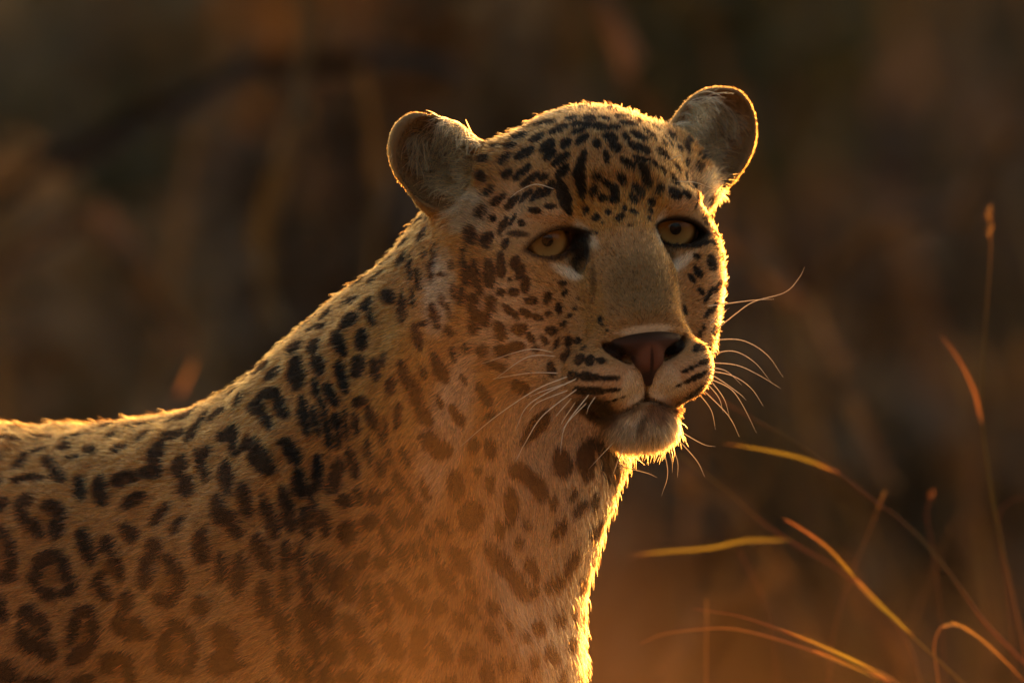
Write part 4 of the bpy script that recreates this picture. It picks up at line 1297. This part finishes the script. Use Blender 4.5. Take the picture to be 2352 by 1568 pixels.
RD = 0.34
grass_plant("tall upright grass stem with a glowing seed head at the far right", 0, 0.42,
    stalks=[([(1265, 60), (1268, 180), (1245, 500), (1240, 700), (1265, 900), (1300, 1100), (1345, 1300), (1400, 1568)], 1.5, ramp((0, STRAW), (.2, OLIVE), (.45, GREEN * .6), (.7, RED), (1, BROWN)), True)],
    leafs=[([(1240, 725), (1215, 620), (1160, 510), (1100, 430)], 2.2, ramp((0, RED), (.5, BROWN * 1.2), (1, BROWN)), 0.4)],
    heads=[([(1265, 45), (1264, 85), (1266, 125)], 4.0, 70, STRAW)])
grass_plant("long grass stem arching from the lower right up to the leopard's chin", 0, 0.36,
    stalks=[([(345, 618), (480, 700), (640, 790), (780, 890), (870, 960), (980, 1040), (1080, 1140), (1170, 1260), (1250, 1370), (1377, 1500)], 1.7, ramp((0, RED), (.15, OLIVE), (.3, BROWN), (.5, OLIVE), (.7, RED), (1, BROWN)), True)],
    leafs=[([(775, 885), (660, 840), (530, 810), (400, 790)], 2.4, ramp((0, RED), (.25, GREEN * .8), (.8, GREEN * 1.2), (1, RED * 1.2)), 0.5)])
grass_plant("grass stem with a wide yellow blade bent down to the right", 0, 0.30,
    stalks=[([(600, 1040), (640, 1060), (740, 1130), (820, 1220), (900, 1300), (1015, 1415), (1170, 1560)], 1.6, ramp((0, RED), (.4, GREEN), (1, BROWN)), True)],
    leafs=[([(820, 1222), (900, 1305), (960, 1362), (1022, 1418)], 3.4, ramp((0, RED), (.4, GREEN * 1.2), (.85, GREEN * 1.5), (1, RED)), 0.2),
           ([(830, 1228), (740, 1130), (640, 1058), (590, 1030)], 2.6, ramp((0, GREEN), (.5, RED), (1, BROWN)), 0.6)])
grass_plant("grass stem slanting below the chin with one level green blade", 0, 0.44,
    stalks=[([(250, 820), (420, 950), (520, 1040), (640, 1120), (760, 1190), (900, 1300), (1000, 1440), (1050, 1600)], 1.5, ramp((0, GREEN * .7), (.3, RED), (.5, BROWN), (1, OLIVE)), True)],
    leafs=[([(620, 1104), (480, 1105), (350, 1130), (190, 1143), (100, 1155)], 2.5, ramp((0, OLIVE), (.4, GREEN), (.75, GREEN * 1.2), (1, RED)), 0.5)])
grass_plant("lower of two arching grass stems at the bottom edge", 0, 0.26,
    stalks=[([(130, 1440), (200, 1410), (300, 1395), (420, 1390), (540, 1415), (680, 1460), (850, 1530), (960, 1590)], 1.5, ramp((0, BROWN), (.3, STRAW), (.6, RED), (1, RED)), True)],
    leafs=[([(690, 1462), (760, 1490), (850, 1530), (930, 1568)], 2.6, ramp((0, RED), (1, GREEN)), 0.3)])
grass_plant("upper arching grass stem at the bottom edge with a glowing yellow blade", 0, 0.24,
    stalks=[([(300, 1325), (380, 1338), (450, 1350), (560, 1385), (700, 1440), (830, 1500), (980, 1578)], 1.5, ramp((0, BROWN), (.3, RED), (1, GREEN)), True)],
    leafs=[([(960, 1565), (830, 1498), (700, 1438), (580, 1388)], 3.2, ramp((0, RED), (.4, GREEN * 1.4), (1, RED)), 0.3)])
grass_plant("thin straight grass stalk leaning right with a pale tip", 0, 0.46,
    stalks=[([(920, 955), (880, 1060), (830, 1180), (790, 1290), (760, 1400), (740, 1568)], 1.0, ramp((0, STRAW), (.3, BROWN), (1, BROWN)), True)],
    heads=[([(922, 950), (914, 975), (904, 1000)], 1.8, 24, STRAW)])
grass_plant("short bead-tipped grass stalk curving beside the long stem", 0, 0.5,
    stalks=[([(1075, 965), (1060, 1020), (1075, 1100), (1090, 1200), (1110, 1400), (1120, 1568)], 0.9, ramp((0, BROWN * 1.4), (1, BROWN * .6)), True)],
    heads=[([(1076, 955), (1074, 965), (1072, 975)], 2.6, 40, BROWN * 1.6)])
grass_plant("faint grass stem curling in at the right edge", 0, 0.52,
    stalks=[([(1420, 975), (1377, 965), (1330, 980), (1295, 1020), (1300, 1100), (1330, 1300), (1350, 1568)], 1.1, ramp((0, BROWN), (1, BROWN)), True)])
grass_plant("pale grass blade looping over at the bottom right corner", 0, 0.3,
    stalks=[([(1400, 1590), (1310, 1490), (1230, 1420), (1160, 1380), (1110, 1385), (1085, 1450), (1100, 1568)], 1.4, ramp((0, BROWN), (.4, STRAW), (1, BROWN)), True)],
    leafs=[([(1110, 1385), (1160, 1378), (1230, 1420), (1310, 1490), (1390, 1575)], 2.2, ramp((0, STRAW), (.5, STRAW * .8), (1, RED)), 0.4)])
grass_plant("small red tipped stalk below the level green blade", 0, 0.5,
    stalks=[([(450, 1135), (490, 1210), (530, 1290), (560, 1400), (575, 1568)], 1.0, ramp((0, RED * 1.2), (.3, BROWN), (1, BROWN * .6)), True)])
grass_plant("thin upright stalk rising from the bottom edge near the chest", 0, 0.4,
    stalks=[([(345, 1305), (346, 1380), (345, 1450), (345, 1568)], 1.0, ramp((0, STRAW), (1, BROWN)), True)],
    heads=[([(345, 1300), (346, 1330), (346, 1350)], 1.4, 24, STRAW)])
o = grass_plant("single brown grass tip rising behind the leopard's back", 0, 1.3, ox=0, oy=640, sc=2.138,
    stalks=[([(1045, 548), (1010, 620), (980, 690), (935, 780), (880, 940)], 1.2, ramp((0, BROWN * 1.2), (1, BROWN)), True)],
    leafs=[([(960, 740), (980, 690), (1012, 620), (1048, 545)], 4.0, ramp((0, BROWN), (1, STRAW * .8)), 0.3)])
del o["group"]

# ================================================================== thin stalks behind the leopard, too soft to count
g3 = np.random.default_rng(12)
nst = 190
by_ = np.where(np.arange(nst) < 60, g3.uniform(0.9, 2.4, nst), g3.uniform(2.6, 6.5, nst))
bx_ = np.where(np.arange(nst) < 60, g3.uniform(0.05, 0.75, nst), g3.uniform(-0.9, 0.9, nst))
hgt = np.where(np.arange(nst) < 60, g3.uniform(0.45, 0.74, nst), g3.uniform(0.6, 1.15, nst))
sb = np.stack([bx_, by_, np.full(nst, -0.01)], 1)
stp = sb + np.stack([g3.normal(-0.06, 0.16, nst), g3.normal(0, 0.08, nst), hgt], 1)
sv, sq = blades(sb, stp, np.where(np.arange(nst) < 60, g3.uniform(0.0005, 0.0013, nst), g3.uniform(0.001, 0.003, nst)), np.stack([g3.normal(0.0, 0.16, nst), np.zeros(nst), np.zeros(nst)], 1), g3, 8)
bs_ = mesh_obj("background_grass", sv, sq, m_grass)
color_attr(bs_, np.repeat(np.array([BROWN * (0.5, 0.65, 0.7), STRAW * (0.32, 0.38, 0.4), OLIVE * 0.9, RED * (0.3, 0.4, 0.4)])[g3.integers(4, size=nst)], 16, 0))
tag(bs_, "thin soft stalks of dry grass standing behind the leopard", "grass", kind="stuff")

# ================================================================== grass close to the camera, far out of focus
g2 = np.random.default_rng(5)
FV, FQ_, FCc = [], [], []
fo = 0
def veil(ix, iy_top, dist, sx, n, width, col, sy=120, lean=0.0):
    """n tall blades whose tips stand about (ix, iy_top)"""
    global fo
    k = dist / CAM_D / U
    tip = np.stack([g2.normal(ix, sx, n), np.zeros(n), iy_top + np.abs(g2.normal(0, sy, n))], 1)
    d = dist + g2.normal(0, 0.25, n)
    k = d / CAM_D / U
    T = np.stack([(tip[:, 0] - 1176) * k, d - CAM_D, CAM_Z + (784 - tip[:, 2]) * k], 1)
    Bs = np.stack([T[:, 0] - lean * 0.6 + g2.normal(0, 0.05, n), T[:, 1] + g2.normal(0, 0.05, n), np.full(n, -0.01)], 1)
    V, Q = blades(Bs, T, width * g2.uniform(0.6, 1.4, n) / 1000, np.stack([g2.normal(lean * 0.5, 0.08, n), g2.normal(0, 0.03, n), np.zeros(n)], 1), g2, 7)
    FV.append(V); FQ_.append(Q + fo); fo += len(V)
    FCc.append(np.repeat(np.array(col) * g2.uniform(0.75, 1.25, (n, 1)), 14, 0))
VC = (0.62, 0.37, 0.14); VP = (0.64, 0.38, 0.20)
veil(500, 1120, 4.1, 60, 9, 1.8, VC, 200)
veil(610, 1330, 4.0, 70, 4, 1.8, VC, 120)
veil(760, 1500, 3.7, 110, 3, 1.8, VC, 60)
veil(1120, 500, 4.6, 50, 3, 1.4, VC, 160, 0.03)
veil(1215, 760, 4.3, 60, 3, 1.5, VC, 160)
veil(1270, 1150, 4.0, 60, 6, 1.7, VP, 120)
veil(1330, 1400, 3.7, 100, 8, 1.9, VP, 100)
veil(1650, 1450, 3.6, 240, 13, 1.9, VC, 70)
veil(2150, 1500, 3.6, 170, 5, 1.8, VC, 60)
veil(1750, 1240, 3.2, 260, 5, 1.5, VC, 120)
veil(-100, 720, 4.6, 50, 4, 1.6, VP, 140)
fg = mesh_obj("foreground_grass", np.concatenate(FV), np.concatenate(FQ_), m_dry)
color_attr(fg, np.concatenate(FCc))
tag(fg, "soft out of focus golden grass close in front of the leopard", "grass", kind="stuff")
print("done", round(time.time() - T0, 1))
